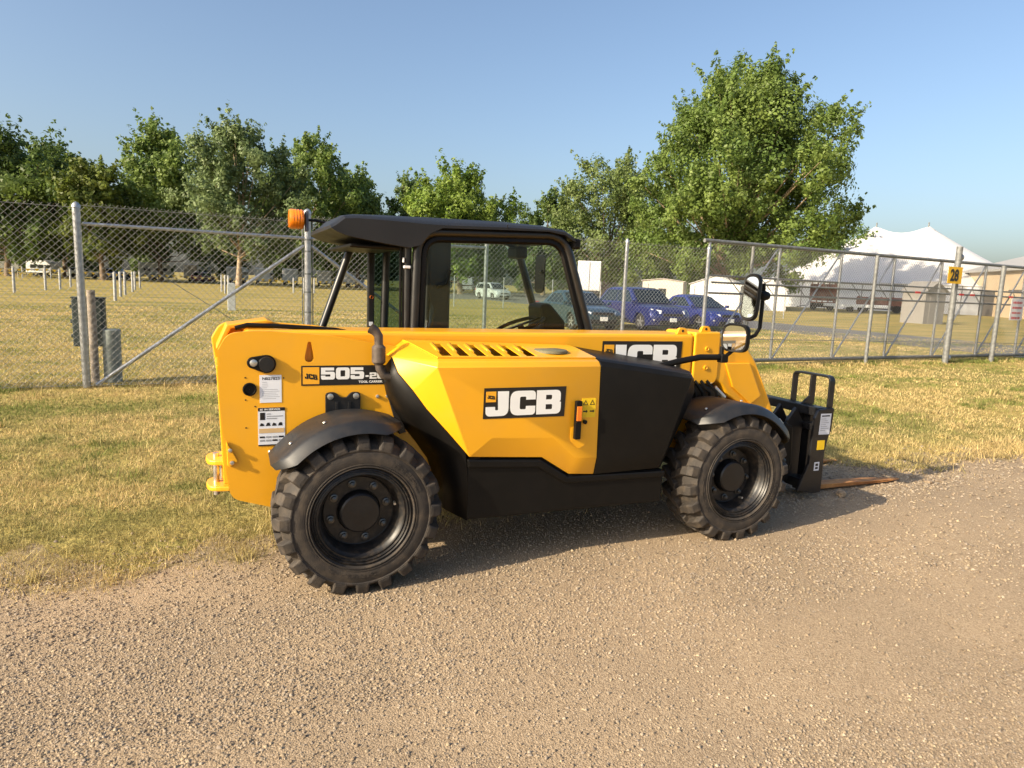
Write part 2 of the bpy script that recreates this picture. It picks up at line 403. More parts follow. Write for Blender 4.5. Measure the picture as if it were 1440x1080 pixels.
# ---- grass blades
def blades(N, rmin, rmax, hmin, hmax, wbase, cond=None, tint=None):
    th = rs.uniform(A0, A1, N); r = rmin*(rmax/rmin)**rs.rand(N)
    x = CX+r*np.sin(th); y = CY+r*np.cos(th)
    e = edge(x); d = y-e
    dens = np.clip((d+0.30)/0.70, 0, 1)**1.3*np.clip(0.25+(fbm(x*4.1+7, y*4.1, 3)-0.33)*4*np.clip(1.6-d, 0, 1)+np.clip(d-0.6, 0, 1), 0, 1)*(0.35+1.1*fbm(x*2.3, y*2.3))
    keep = (d > -0.28) & (rs.rand(N) < dens)
    if cond is not None: keep &= cond(x, y)
    x, y, r, d = x[keep], y[keep], r[keep], d[keep]
    return x, y, r, d
def grow(x, y, r, d, hmin, hmax, w0, wet):
    N = len(x); cl = fbm(x*5, y*5, 3)
    h = rs.uniform(hmin, hmax, N)*(0.5+1.0*cl)*np.clip(0.75+0.5*fbm(x*0.7+9, y*0.7), 0.5, 1.4)
    w = w0*np.clip(r/5.0, 0.7, 6)*rs.uniform(0.7, 1.4, N)
    ph = rs.uniform(0, 6.28, N); lean = rs.gamma(2.0, 0.33, N)*h; la = rs.uniform(0, 6.28, N)
    V = np.zeros((N, 3, 3))
    V[:, 0] = np.stack([x-np.cos(ph)*w, y-np.sin(ph)*w, x*0], 1); V[:, 1] = np.stack([x+np.cos(ph)*w, y+np.sin(ph)*w, x*0], 1)
    V[:, 2] = np.stack([x+np.cos(la)*lean, y+np.sin(la)*lean, h], 1)
    green = np.clip((fbm(x*0.55+3, y*0.9+8, 5)-0.5)*3.6+(fbm(x*3.3+1, y*3.3, 3)-0.5)*2.2+wet+rs.normal(0, 0.28, N), 0, 1)
    green *= np.clip((d+0.1)/1.6, 0.12, 1)
    a = np.array([0.60, 0.455, 0.21]); b = np.array([0.19, 0.22, 0.055])
    C = a*(1-green[:, None])+b*green[:, None]
    C = C*rs.uniform(0.55, 1.35, (N, 1))*(0.72+0.56*fbm(x*6+2, y*6+4, 2))[:, None]
    return V.reshape(-1, 3), C
x, y, r, d = blades(620000, 3.6, 34.0, 0, 0, 0)
V1, C1 = grow(x, y, r, d, 0.014, 0.048, 0.0022, 0.40)
# taller tufts: at the road edge, along the fence, and scattered
tx, ty = [], []
for k in range(900):
    q = rs.rand()
    if q < 0.32: cx_ = rs.uniform(-5, 12); cy_ = edge(np.array([cx_]))[0]+abs(rs.normal(0, 0.28)); hh = 1
    elif q < 0.72: cx_ = rs.uniform(-6, 22); cy_ = 7.36+0.0605*cx_+(0.12 if cx_ > 8.6 else 0)+rs.normal(0, 0.10); hh = 1
    else: cx_ = rs.uniform(-5, 14); cy_ = rs.uniform(1, 7); hh = 1
    nb = rs.randint(10, 46); sp = rs.uniform(0.03, 0.10)
    tx.append(cx_+rs.normal(0, sp, nb)); ty.append(cy_+rs.normal(0, sp, nb))
tx = np.concatenate(tx); ty = np.concatenate(ty)
k = ty > edge(tx)-0.30; tx, ty = tx[k], ty[k]
rr = np.hypot(tx-CX, ty-CY); dd = np.maximum(ty-edge(tx), 0.5)
V2, C2 = grow(tx, ty, rr, dd, 0.04, 0.10, 0.0030, 0.70)
GRASS = mat_attr('grass_blade', 0.7, 0.35, 0.2)
tag(np_mesh('mown_grass', np.concatenate([V1, V2]), 3, GRASS, np.concatenate([C1, C2])), 'short sun dried mown grass with straw and green patches', 'grass', kind='stuff')

# ---- a few loose stones one can pick out beside the forks
STN = mat('field_stone', (0.33, 0.24, 0.15), 0.9, var=0.3, scale=30, bump=0.5)
def rock(loc, s, lab, seed):
    rr_ = random.Random(seed); bm = bmesh.new(); bmesh.ops.create_icosphere(bm, subdivisions=2, radius=1)
    for v in bm.verts: v.co = Vector((v.co.x*s[0], v.co.y*s[1], v.co.z*s[2]))*rr_.uniform(0.82, 1.12)
    me = bpy.data.meshes.new('stone'); bm.to_mesh(me); bm.free(); me.materials.append(STN)
    me.polygons.foreach_set('use_smooth', [True]*len(me.polygons)); me.set_sharp_from_angle(angle=R(28))
    o = bpy.data.objects.new('stone', me); COL.objects.link(o); o.location = (loc[0], loc[1], s[2]*0.8)
    tag(o, lab, 'stone')
rock((3.92, 0.50), (0.045, 0.04, 0.035), 'brown stone lying on the gravel beside the rusty fork', 1)
rock((5.05, 0.56), (0.055, 0.035, 0.02), 'flat reddish stone on the gravel past the fork tip', 2)
rock((5.22, 0.57), (0.06, 0.02, 0.012), 'thin sliver of reddish stone next to flat stone on gravel', 3)
# ------------------------------------------------------------------ telehandler
T = empty('telehandler', (1.2, 0.93, 0))
tag(T, 'yellow and black compact telehandler with rusty forks parked on the gravel edge', 'telehandler')
def P(mbld, name, m, parent=T, smooth=None, bevel=0.0, seg=2): return mbld.build(name, m, parent, smooth, bevel, seg)

# ---- wheels: local axis Y, outer sidewall at y=0, tyre reaches to y=0.30
NUT = mat('dark_nut', (0.11, 0.11, 0.11), 0.33, 0.9, var=0.2, scale=30)
def make_wheel(cx, cyy, flip):
    # rim (the wheel itself)
    mb = MB().lathe([(0.03, 0.246), (0.014, 0.250), (0.010, 0.243), (0.020, 0.238), (0.016, 0.231), (0.028, 0.226), (0.026, 0.217), (0.040, 0.212), (0.046, 0.204), (0.060, 0.198), (0.105, 0.190), (0.135, 0.184), (0.142, 0.17), (0.142, 0.001)], n=64)
    w = mb.build('wheel', RIM, None, smooth=35)
    # tyre carcass
    prof = [(0.032, 0.236), (0.022, 0.250), (0.006, 0.262), (0.0, 0.285), (0.0, 0.315), (0.006, 0.338), (0.002, 0.343), (0.002, 0.349), (0.012, 0.353), (0.028, 0.368), (0.05, 0.382), (0.10, 0.388), (0.155, 0.390),
            (0.21, 0.388), (0.26, 0.382), (0.282, 0.368), (0.298, 0.353), (0.31, 0.32), (0.31, 0.28), (0.29, 0.245), (0.275, 0.236)]
    ty = MB().lathe(prof, n=96)
    tyre = ty.build('tyre', RUB, w, smooth=30)
    # raised ring ribs on the sidewall
    for r_, h_ in ((0.262, 0.004), (0.274, 0.003)):
        MB().lathe([(0.004, r_-0.004), (-h_+0.001, r_-0.002), (-h_+0.001, r_+0.002), (0.004, r_+0.004)], n=72).build('sidewall_rib', RUB, w, smooth=50)
    # tread lugs, two staggered rows
    nl = 20
    mb = MB()
    for row in (0, 1):
        for i in range(nl):
            a0 = 2*math.pi*(i+0.5*row)/nl
            # stations from shoulder (down the side) to the centre: (y, r_top, r_base, angle shift, half width angle)
            st = [(-0.002, 0.362, 0.346, 0.0, 0.078), (0.006, 0.398, 0.352, 0.0, 0.086), (0.040, 0.418, 0.365, 0.004, 0.088), (0.085, 0.421, 0.38, 0.03, 0.074), (0.176, 0.422, 0.38, 0.170, 0.066)]
            k = len(mb.v)
            for (yy, rt_, rb, sh, hw) in st:
                if row: yy = 0.31-yy
                for (rr_, ww) in ((rb, hw*1.22), (rt_, hw*0.80)):
                    for sg in (-1, 1):
                        a = a0+sh+sg*ww
                        mb.v.append((rr_*math.cos(a), yy, rr_*math.sin(a)))
            ns = len(st)
            for j in range(ns-1):
                A = k+4*j; B = A+4
                mb.f += [(A, A+2, B+2, B), (A+1, B+1, B+3, A+3), (A+2, A+3, B+3, B+2), (A, B, B+1, A+1)]
            mb.f += [(k, k+1, k+3, k+2), (k+4*ns-4, k+4*ns-2, k+4*ns-1, k+4*ns-3)]
    tr = mb.build('tread_lugs', RUB, w, bevel=0.003, seg=1)
    # hub, nuts, valve
    hb = MB().lathe([(0.142, 0.105), (0.082, 0.101), (0.075, 0.093), (0.073, 0.001)], n=40)
    hb.build('hub', BLKM, w, smooth=35)
    sec = MB().lathe([(0.142, 0.180), (0.128, 0.176), (0.128, 0.112), (0.142, 0.108)], n=48); sec.build('hub_flange', RIM, w, smooth=35)
    for i in range(8):
        a = 2*math.pi*(i+0.3)/8
        nut = MB().lathe([(0.128, 0.021), (0.119, 0.021), (0.117, 0.015), (0.102, 0.014), (0.100, 0.008), (0.096, 0.008), (0.094, 0.0005)], (0.146*math.cos(a), 0, 0.146*math.sin(a)), n=12)
        nut.build('wheel_nut', NUT, w, smooth=30)
    MB().tube([(0.183, 0.118, 0.03), (0.178, 0.085, 0.03)], 0.007, 8).build('valve_stem', ZINC, w, smooth=40)
    # raised moulded marks on the sidewall, too worn to read
    rq = random.Random(8)
    for (a0_, a1_, r0_, h_) in ((22, 58, 0.305, 0.030), (236, 282, 0.303, 0.022)):
        mb = MB(); a = a0_
        while a < a1_:
            wd = rq.uniform(1.6, 3.2); n_ = 3
            for k in range(n_):
                if n_ == 3 and rq.random() < 0.25: continue
                ra, rb = r0_-h_/2+h_*k/n_, r0_-h_/2+h_*(k+0.7)/n_
                q_ = [(ra, a), (ra, a+wd), (rb, a+wd), (rb, a)]
                mb.add([(r_*math.cos(R(t)), -0.0022, r_*math.sin(R(t))) for r_, t in q_]+[(r_*math.cos(R(t)), 0.003, r_*math.sin(R(t))) for r_, t in q_], [(0, 1, 2, 3), (0, 4, 5, 1), (1, 5, 6, 2), (2, 6, 7, 3), (3, 7, 4, 0)])
            a += wd+rq.uniform(0.6, 1.4)
        mb.build('moulded_marks', RUB, w)
    w.location = (cx, cyy, 0.405)
    if flip: w.rotation_euler = (0, 0, math.pi)
    return w
w0 = make_wheel(0, 0, False); setp(w0, T)
W = 2.4025
for (x_, y_, fl) in ((W, 0, False), (0, 1.86, True), (W, 1.86, True)):
    c = copy_tree(w0); c.parent = T; c.matrix_parent_inverse = w0.matrix_parent_inverse
    c.location = (x_, y_, 0.405); c.rotation_euler = (0, R(33)*(1 if fl else 2), math.pi if fl else 0)

# ---- fenders (arc shells over the wheels)
def fender(cx, y0, y1, a0, a1, name='fender', lipside=-1, ro=0.490, tail=0.0):
    n = 22; mb = MB()
    for i in range(n+1):
        a = R(a0+(a1-a0)*i/n)
        t = i/n; e = min(1, min(t, 1-t)/0.14)
        r_ = ro+(1-e)*0.010
        yl = y0 if lipside < 0 else y1; yin = y1 if lipside < 0 else y0; s = -1 if lipside < 0 else 1
        lip = 0.045*(0.25+0.75*e)
        yl -= s*0.10*(1-e)**2
        prof = [(yin, r_-0.010), (yl-s*0.055, r_), (yl-s*0.03, r_-0.012), (yl, r_-lip-0.012), (yl-s*0.006, r_-lip-0.016), (yl-s*0.034, r_-0.022), (yl-s*0.06, r_-0.012), (yin, r_-0.020)]
        for (yy, rr_) in prof: mb.v.append((cx+rr_*math.cos(a), yy, 0.405+rr_*math.sin(a)))
    m_ = 8
    for i in range(n):
        for j in range(m_):
            mb.f.append((i*m_+j, i*m_+(j+1) % m_, (i+1)*m_+(j+1) % m_, (i+1)*m_+j))
    mb.f += [tuple(range(m_)), tuple(n*m_+j for j in range(m_-1, -1, -1))]
    o = mb.build(name, FEND, T, smooth=32)
    for aa in (a0-16, (a0+a1)/2+4):
        a = R(aa); rr_ = ro+0.002
        b = MB().lathe([(0, 0.010), (0.004, 0.009), (0.007, 0.005), (0.0075, 0.0005)], (0, 0, 0), 'z', 10).build('fender_bolt', ZINC, None, smooth=40)
        b.location = (cx+rr_*math.cos(a), y0+0.16 if lipside < 0 else y1-0.16, 0.405+rr_*math.sin(a)); b.rotation_euler = (0, math.pi/2-a, 0)
        setp(b, o)
    return o
fender(0, -0.015, 0.40, 148, 64)
fender(W, -0.015, 0.40, 131, 24)
fender(0, 1.46, 1.875, 148, 64, lipside=1)
fender(W, 1.46, 1.875, 131, 24, lipside=1)

# ---- rear tower plates and chassis
plate = rounded([(-0.645, 1.20), (-0.642, 0.958), (-0.618, 0.588), (-0.600, 0.43, 0.05), (-0.40, 0.365), (0.25, 0.33), (0.62, 0.40), (0.62, 1.17), (0.13, 1.238), (-0.08, 1.275), (-0.45, 1.300, 0.14), (-0.60, 1.285, 0.10)])
tear = [(-0.205+0.024*math.cos(a), 1.160+0.024*math.sin(a)) for a in np.linspace(math.pi-0.2, 2*math.pi+0.2, 14)]+[(-0.205+0.009*math.cos(a), 1.236+0.009*math.sin(a)) for a in np.linspace(0.2, math.pi-0.2, 8)]
o = flat_shape('tower_plate', [plate, tear], YEL, (0, 0.4375, 0), (1, 0, 0), (0, 0, 1), T, 0.035)   # the teardrop is a real cut-out
md = o.modifiers.new('bevel', 'BEVEL'); md.width = 0.004; md.segments = 2; md.limit_method = 'ANGLE'; md.angle_limit = R(40)
plate2 = [(x+(-0.03 if z > 1.15 else 0), z+(0.025 if z > 1.15 else 0)) for x, z in plate]
P(MB().prism(plate2, 0.845, 0.88), 'tower_plate', YEL, bevel=0.006)
# rear cross plate between them, top cap pieces
P(MB().prism([(-0.63, 0.50), (-0.60, 0.50), (-0.625, 1.12), (-0.655, 1.12)], 0.457, 0.843), 'tower_rear_plate', YEL, bevel=0.004)
P(MB().prism([(-0.655, 1.19), (-0.60, 1.315), (-0.40, 1.345), (-0.36, 1.33), (-0.58, 1.295), (-0.635, 1.18)], 0.60, 0.843), 'boom_rear_cap', YEL, bevel=0.006)
P(MB().tube([(-0.56, 0.56, 1.300), (-0.50, 0.56, 1.318), (-0.30, 0.56, 1.312), (-0.05, 0.56, 1.298), (0.02, 0.56, 1.285)], 0.012, 8), 'hydraulic_hose', BLK, smooth=60)
P(MB().span((-0.55, 0.50, 0.42), (2.7, 1.36, 0.72)), 'chassis', BLKM, bevel=0.02)
P(MB().prism([(-0.50, 0.73), (0.5, 0.73), (0.5, 0.95), (-0.50, 1.0)], 0.90, 1.70), 'cab_rear_deck', BLK, bevel=0.02)
for x_ in (0, W):
    P(MB().tube([(x_, 0.13, 0.405), (x_, 1.73, 0.405)], 0.085, 14), 'axle', BLKM, smooth=40)
# boom pivot pin with its keeper plate
pin = [(-0.418+0.047*math.cos(a), 1.130+0.047*math.sin(a)) for a in np.linspace(-1.75, 1.75, 15)]+[(-0.482+0.030*math.cos(a), 1.137+0.030*math.sin(a)) for a in np.linspace(1.75, 2*math.pi-1.75, 12)]
kp = P(MB().prism(pin, 0.402, 0.4195), 'pin_keeper', BLK, bevel=0.006)
MB().lathe([(0.402, 0.040), (0.394, 0.036), (0.393, 0.0005)], (-0.418, 0, 1.13), n=28).build('pivot_pin', BLKM, kp, smooth=40)
MB().lathe([(0.402, 0.019), (0.397, 0.018), (0.394, 0.012), (0.394, 0.0005)], (-0.48, 0, 1.137), n=16).build('keeper_bolt', ZINC, kp, smooth=40)
P(MB().lathe([(0.4195, 0.034), (0.412, 0.034), (0.410, 0.028), (0.4192, 0.024), (0.4192, 0.0005)], (-0.50, 0, 1.0), n=28), 'tower_hole_grommet', BLK, smooth=40)
for (x_, z_) in ((-0.52, 1.06), (-0.375, 1.055), (-0.335, 1.055), (-0.52, 0.945), (-0.475, 0.91), (-0.52, 0.80)):
    P(MB().lathe([(0.4195, 0.004), (0.4185, 0.004), (0.4183, 0.0005)], (x_, 0, z_), n=10), 'drilled_hole', INK)
P(MB().lathe([(0.4195, 0.011), (0.412, 0.010), (0.408, 0.006), (0.408, 0.0005)], (-0.405, 0, 0.668), n=12), 'side_bolt', ZINC, smooth=40)
# black bracket above the rear wheel
br = rounded([(-0.125, 0.80), (-0.125, 0.972, 0.018), (-0.075, 0.978, 0.02), (-0.045, 0.945, 0.02), (-0.015, 0.945, 0.02), (0.012, 0.976, 0.02), (0.06, 0.972, 0.018), (0.06, 0.80)])
bk = P(MB().prism(br, 0.403, 0.4195), 'fender_bracket', BLKM, bevel=0.003)
for x_ in (-0.10, 0.036):
    MB().lathe([(0.403, 0.017), (0.396, 0.016), (0.394, 0.010), (0.394, 0.0005)], (x_, 0, 0.953), n=14).build('bracket_bolt', ZINC, bk, smooth=40)
for x_ in (-0.065, 0.0):
    MB().span((x_-0.008, 0.398, 0.84), (x_+0.008, 0.4028, 0.925)).build('bracket_tab', BLKM, bk, bevel=0.003)
for x_ in (0.155, 0.21):
    P(MB().lathe([(0.4195, 0.010), (0.410, 0.009), (0.408, 0.0005)], (x_, 0, 0.945), n=12), 'side_bolt', ZINC, smooth=40)
# tow hitch
ht = empty('tow_hitch', (-0.62, 0.62, 0.5)); setp(ht, T)
for z0 in (0.445, 0.585):
    MB().prism(rounded([(-0.60, 0.50), (-0.70, 0.52, 0.06), (-0.72, 0.62, 0.06), (-0.70, 0.72, 0.06), (-0.60, 0.74)]), z0, z0+0.026, 'z').build('hitch_plate', YEL, ht, bevel=0.006)
MB().prism([(-0.612, 0.61), (-0.615, 0.74), (-0.575, 0.66), (-0.56, 0.63), (-0.60, 0.60)], 0.405, 0.4195).build('hitch_gusset', YEL, ht, bevel=0.004)
MB().tube([(-0.665, 0.62, 0.40), (-0.665, 0.62, 0.63)], 0.016, 12).build('hitch_pin', ZINC, ht, smooth=40)
MB().tube([(-0.64, 0.56, 0.50), (-0.64, 0.56, 0.585)], 0.008, 8).build('hitch_spacer', ZINC, ht, smooth=40)
for (x_, z_) in ((-0.598, 0.69), (-0.59, 0.625)):
    MB().lathe([(0.405, 0.011), (0.396, 0.010), (0.394, 0.0005)], (x_, 0, z_), n=10).build('hitch_bolt', ZINC, ht, smooth=40)

# ---- boom: outer section, collar, head, gooseneck
P(MB().span((-0.52, 0.475, 1.02), (2.325, 0.80, 1.298)), 'boom', YEL, bevel=0.022, seg=3)
P(MB().prism(rounded([(2.328, 1.312, 0.02), (2.328, 1.0), (2.34, 0.955, 0.02), (2.52, 0.955, 0.03), (2.545, 1.0), (2.545, 1.315, 0.02)]), 0.468, 0.807), 'boom_head', YEL, bevel=0.010)
for x_, z_ in ((2.235, 1.302), (2.43, 1.316)):
    lug = rounded([(x_-0.045, z_-0.004), (x_-0.028, z_+0.038, 0.02), (x_+0.028, z_+0.038, 0.02), (x_+0.045, z_-0.004)], 6)
    P(MB().prism(lug, 0.49, 0.515), 'lifting_lug', YEL, bevel=0.003)
    P(MB().lathe([(0.4895, 0.009), (0.4885, 0.009), (0.4884, 0.0005)], (x_, 0, z_+0.017), n=14), 'lug_hole', INK)
for z_ in (1.20, 1.07):
    P(MB().lathe([(0.467, 0.017), (0.461, 0.016), (0.459, 0.011), (0.466, 0.008), (0.466, 0.0005)], (2.43, 0, z_), n=18), 'wear_pad_bolt', YEL, smooth=35)
goose = [(2.50, 1.285), (2.66, 1.27), (2.80, 1.21), (2.88, 1.12), (2.96, 0.99), (3.06, 0.82), (3.13, 0.70), (3.10, 0.60), (2.98, 0.62), (2.90, 0.70), (2.78, 0.80), (2.66, 0.86), (2.58, 0.95), (2.50, 1.0)]
def goose_mesh():
    mb = MB(); n = len(goose); ys = [0.475, 0.50, 0.55, 0.72, 0.77, 0.795]
    cxg = sum(p[0] for p in goose)/n; czg = sum(p[1] for p in goose)/n
    for k, yy in enumerate(ys):
        s = (0.965, 0.99, 1.0, 1.0, 0.99, 0.965)[k]
        for (x_, z_) in goose: mb.v.append((cxg+(x_-cxg)*s, yy+0.06*max(0, (0.95-z_))*(1 if yy < .63 else -1)*(1 if k in (0, 5) else 0.6), czg+(z_-czg)*s))
    for k in range(5):
        for i in range(n): mb.f.append((k*n+i, k*n+(i+1) % n, (k+1)*n+(i+1) % n, (k+1)*n+i))
    mb.f += [tuple(range(n)), tuple(5*n+i for i in range(n-1, -1, -1))]
    return mb
P(goose_mesh(), 'boom_nose', YEL, bevel=0.012, seg=2)
# raised web on the side of the nose and the dark joint block beneath the head
P(MB().prism([(2.60, 1.10), (2.82, 1.10), (2.95, 0.86), (2.86, 0.80), (2.68, 0.93)], 0.462, 0.476), 'nose_web', YEL, bevel=0.012)
P(MB().prism([(2.12, 0.73), (2.62, 0.73), (2.60, 0.90), (2.45, 0.952), (2.12, 0.952)], 0.52, 0.78), 'boom_cradle', BLKM, bevel=0.01)
P(MB().prism([(2.08, 0.76), (2.22, 0.74), (2.26, 0.97), (2.10, 0.97)], 0.43, 0.475), 'cradle_plate', YEL, bevel=0.008)
for k_ in range(4):
    P(MB().tube([(2.30+0.05*k_, 0.47, 0.98), (2.34+0.06*k_, 0.44, 0.90), (2.36+0.07*k_, 0.47, 0.80), (2.40+0.07*k_, 0.52, 0.73)], 0.011, 8), 'hydraulic_hose', BLK, smooth=60)
P(MB().tube([(2.52, 0.462, 0.93), (2.60, 0.45, 0.86)], 0.018, 10), 'hose_fitting', ZINC, smooth=40)
P(MB().prism([(1.95, 0.50), (2.95, 0.50), (2.95, 0.72), (2.62, 0.80), (2.05, 0.86)], 0.43, 0.50), 'front_frame', YEL, bevel=0.01)
# ---- engine pod: yellow cover
y0 = 0.04
mb = MB()
V = dict(a=(0.375, y0, 1.150), b=(1.337, y0, 1.145), m=(1.345, y0, 0.615), n=(1.20, y0, 0.625), h=(1.057, y0, 0.746), g=(0.690, y0, 0.766), f=(0.572, y0+0.022, 0.664),
         e=(1.010, y0+0.035, 0.630), d=(1.183, y0+0.030, 0.522), c=(1.347, y0+0.030, 0.509),
         ta=(0.385, 0.062, 1.176), tb=(1.337, 0.062, 1.171), ta2=(0.395, 0.10, 1.190), tb2=(1.337, 0.10, 1.183),
         l0=(0.205, 0.30, 1.175), l1=(0.222, 0.24, 1.10), l2=(0.285, 0.17, 1.015), l3=(0.350, 0.13, 0.92), l4=(0.455, 0.085, 0.800), l5=(0.545, 0.066, 0.695),
         tl=(0.315, 0.36, 1.243), tl2=(0.30, 0.46, 1.25), tr=(1.337, 0.36, 1.218), tr2=(1.337, 0.46, 1.222), l00=(0.20, 0.46, 1.175))
ix = {k: i for i, k in enumerate(V)}
fs = ['abmnhgf', 'ghef', 'hnde', 'nmcd', 'a ta tb b', 'ta ta2 tb2 tb', 'a f l5 l4 l3 l2', 'a l2 l1 l0', 'a l0 ta', 'l0 tl ta2 ta', 'l0 l00 tl2 tl']
def seq(s): return s.split() if ' ' in s else list(s)
mb.add(list(V.values()), [tuple(ix[k] for k in seq(s)) for s in fs])
cover = P(mb, 'engine_cover', YEL, smooth=14)
md = cover.modifiers.new('thick', 'SOLIDIFY'); md.thickness = 0.006; md.offset = -1
md = cover.modifiers.new('bev', 'BEVEL'); md.width = 0.006; md.segments = 2; md.limit_method = 'ANGLE'; md.angle_limit = R(12)
# top skin with real slots
def topz(x, y):
    zl = 1.190+(1.183-1.190)*(x-0.395)/0.942; zh = 1.243+(1.218-1.243)*(x-0.315)/1.02
    t = (y-0.10)/0.26; return zl+(zh-zl)*min(max(t, 0), 1.1)
slots = [(0.425+0.098*i, 0.425+0.098*i+0.062) for i in range(6)]
xb = [None]+sorted(sum([list(s) for s in slots], []))+[1.337]
yb = [0.10, 0.125, 0.345, 0.36, 0.46]
mb = MB()
def left(y): return 0.395+(0.315-0.395)*(y-0.10)/0.26 if y < 0.36 else 0.315-0.015*(y-0.36)/0.1
for i in range(len(xb)-1):
    for j in range(len(yb)-1):
        if j == 1 and i % 2 == 1 and i < len(xb)-2: continue
        q = []
        for (ii, jj) in ((i, j), (i+1, j), (i+1, j+1), (i, j+1)):
            x_ = left(yb[jj]) if xb[ii] is None else xb[ii]
            # slots shorten forwards
            yv = yb[jj]
            q.append((x_, yv, topz(x_, yv)))
        mb.add(q, [(0, 1, 2, 3)])
top = P(mb, 'cover_top', YEL)
md = top.modifiers.new('thick', 'SOLIDIFY'); md.thickness = 0.006; md.offset = -1
for (xa, xb_) in slots:
    lou = MB().add([(xa-0.004, 0.13, topz(xa, 0.13)+0.002), (xa-0.004, 0.34, topz(xa, 0.34)+0.002), (xa+0.006, 0.335, topz(xa, 0.335)+0.016), (xa+0.006, 0.20, topz(xa, 0.2)+0.006),
                    (xa+0.014, 0.33, topz(xa, 0.33)+0.014), (xa+0.014, 0.20, topz(xa, 0.2)+0.004)], [(0, 1, 2, 3), (3, 2, 4, 5)])
    o = lou.build('louvre', YEL, T, smooth=60, fix=False); md = o.modifiers.new('thick', 'SOLIDIFY'); md.thickness = 0.003
P(MB().add([(0.33, 0.105, 1.135), (1.32, 0.105, 1.13), (1.32, 0.455, 1.16), (0.33, 0.455, 1.17)], [(0, 1, 2, 3)]), 'radiator_screen', BLK)  # dark sheet added under the slots, its black stands in for their shade
dz = topz(1.10, 0.25)
P(MB().lathe([(dz-0.004, 0.10), (dz+0.010, 0.098), (dz+0.014, 0.09), (dz+0.014, 0.0005)], (1.12, 0.25, 0), 'z', 36), 'air_intake_disc', mat('intake_mesh', (0.16, 0.15, 0.09), 0.7, var=0.3, scale=200, bump=0.4, bscale=500), smooth=35)
# black front cover
mb = MB()
V = dict(b=(1.341, 0.041, 1.147), p1=(1.985, 0.045, 1.062), p2=(1.80, 0.060, 0.515), c=(1.351, 0.068, 0.507), q1=(2.045, 0.10, 1.050), q2=(2.105, 0.16, 0.955), q3=(1.845, 0.105, 0.505), m=(1.349, 0.041, 0.613), p3=(1.835, 0.048, 0.62),
         tb=(1.341, 0.062, 1.173), tp=(2.0, 0.070, 1.085), tb2=(1.341, 0.10, 1.185), tp2=(2.02, 0.12, 1.098), tr=(1.341, 0.46, 1.224), tq=(2.07, 0.46, 1.115), q4=(2.11, 0.46, 0.95), q5=(1.95, 0.40, 0.505))
ix = {k: i for i, k in enumerate(V)}
fs = ['b p1 p3 m', 'm p3 p2 c', 'b tb tp p1', 'tb tb2 tp2 tp', 'tb2 tr tq tp2', 'p1 q1 q2 q3 p2 p3', 'p1 tp q1', 'tp tp2 q1', 'tp2 tq q4 q2 q1', 'q2 q4 q5 q3']
mb.add(list(V.values()), [tuple(ix[k] for k in s.split()) for s in fs])
fc = P(mb, 'front_cover', BLK, smooth=14)
md = fc.modifiers.new('thick', 'SOLIDIFY'); md.thickness = 0.006; md.offset = -1
md = fc.modifiers.new('bev', 'BEVEL'); md.width = 0.007; md.segments = 2; md.limit_method = 'ANGLE'; md.angle_limit = R(12)
# inner block so that nothing shows through the pod
P(MB().prism([(0.62, 0.34), (1.78, 0.34), (1.78, 0.6), (1.9, 1.0), (1.3, 1.12), (0.45, 1.10), (0.60, 0.70)], 0.13, 0.46), 'engine_block', BLKM)
# black sill
sill = [(0.566, 0.655), (1.008, 0.622), (1.182, 0.513), (1.852, 0.498), (1.852, 0.292), (0.575, 0.305)]
P(MB().prism(sill, 0.082, 0.46), 'side_sill', BLK, bevel=0.012)
lip = [(0.564, 0.650), (1.006, 0.617), (1.180, 0.508), (1.856, 0.493), (1.856, 0.452), (1.165, 0.465), (0.99, 0.572), (0.570, 0.600)]
P(MB().prism(lip, 0.066, 0.10), 'sill_ledge', BLK, bevel=0.010)
# black inner wheel-house panel behind the rear wheel
A = [(0.205, 0.30, 1.175), (0.222, 0.24, 1.10), (0.285, 0.17, 1.015), (0.350, 0.13, 0.92), (0.455, 0.085, 0.800), (0.555, 0.074, 0.690), (0.575, 0.076, 0.50), (0.578, 0.082, 0.305)]
B = [(0.195, 0.415, 1.02), (0.21, 0.415, 0.95), (0.25, 0.415, 0.86), (0.31, 0.415, 0.77), (0.38, 0.415, 0.68), (0.45, 0.415, 0.58), (0.49, 0.415, 0.46), (0.50, 0.415, 0.32)]
mb = MB(); n = len(A); mb.v = [Vector(a)+Vector((0.004, 0.006, -0.002)) for a in A]+[((a[0]*0.45+b[0]*0.55)-0.02, (a[1]+b[1])/2+0.03, (a[2]+b[2])/2) for a, b in zip(A, B)]+B
mb.v = [tuple(v) for v in mb.v]
mb.f = [(k*n+i, k*n+i+1, (k+1)*n+i+1, (k+1)*n+i) for k in range(2) for i in range(n-1)]
o = P(mb, 'wheel_house', BLK, smooth=40); md = o.modifiers.new('thick', 'SOLIDIFY'); md.thickness = 0.006
st_ = MB().prism([(0.185, 1.03), (0.225, 1.045), (0.315, 0.74), (0.275, 0.73)], 0.398, 0.4195)
so = P(st_, 'wheel_house_strap', BLKM, bevel=0.003)
for (x_, z_) in ((0.205, 1.005), (0.212, 0.985), (0.28, 0.775)):
    MB().lathe([(0.398, 0.009), (0.391, 0.008), (0.390, 0.0005)], (x_, 0, z_), n=10).build('strap_bolt', ZINC, so, smooth=40)
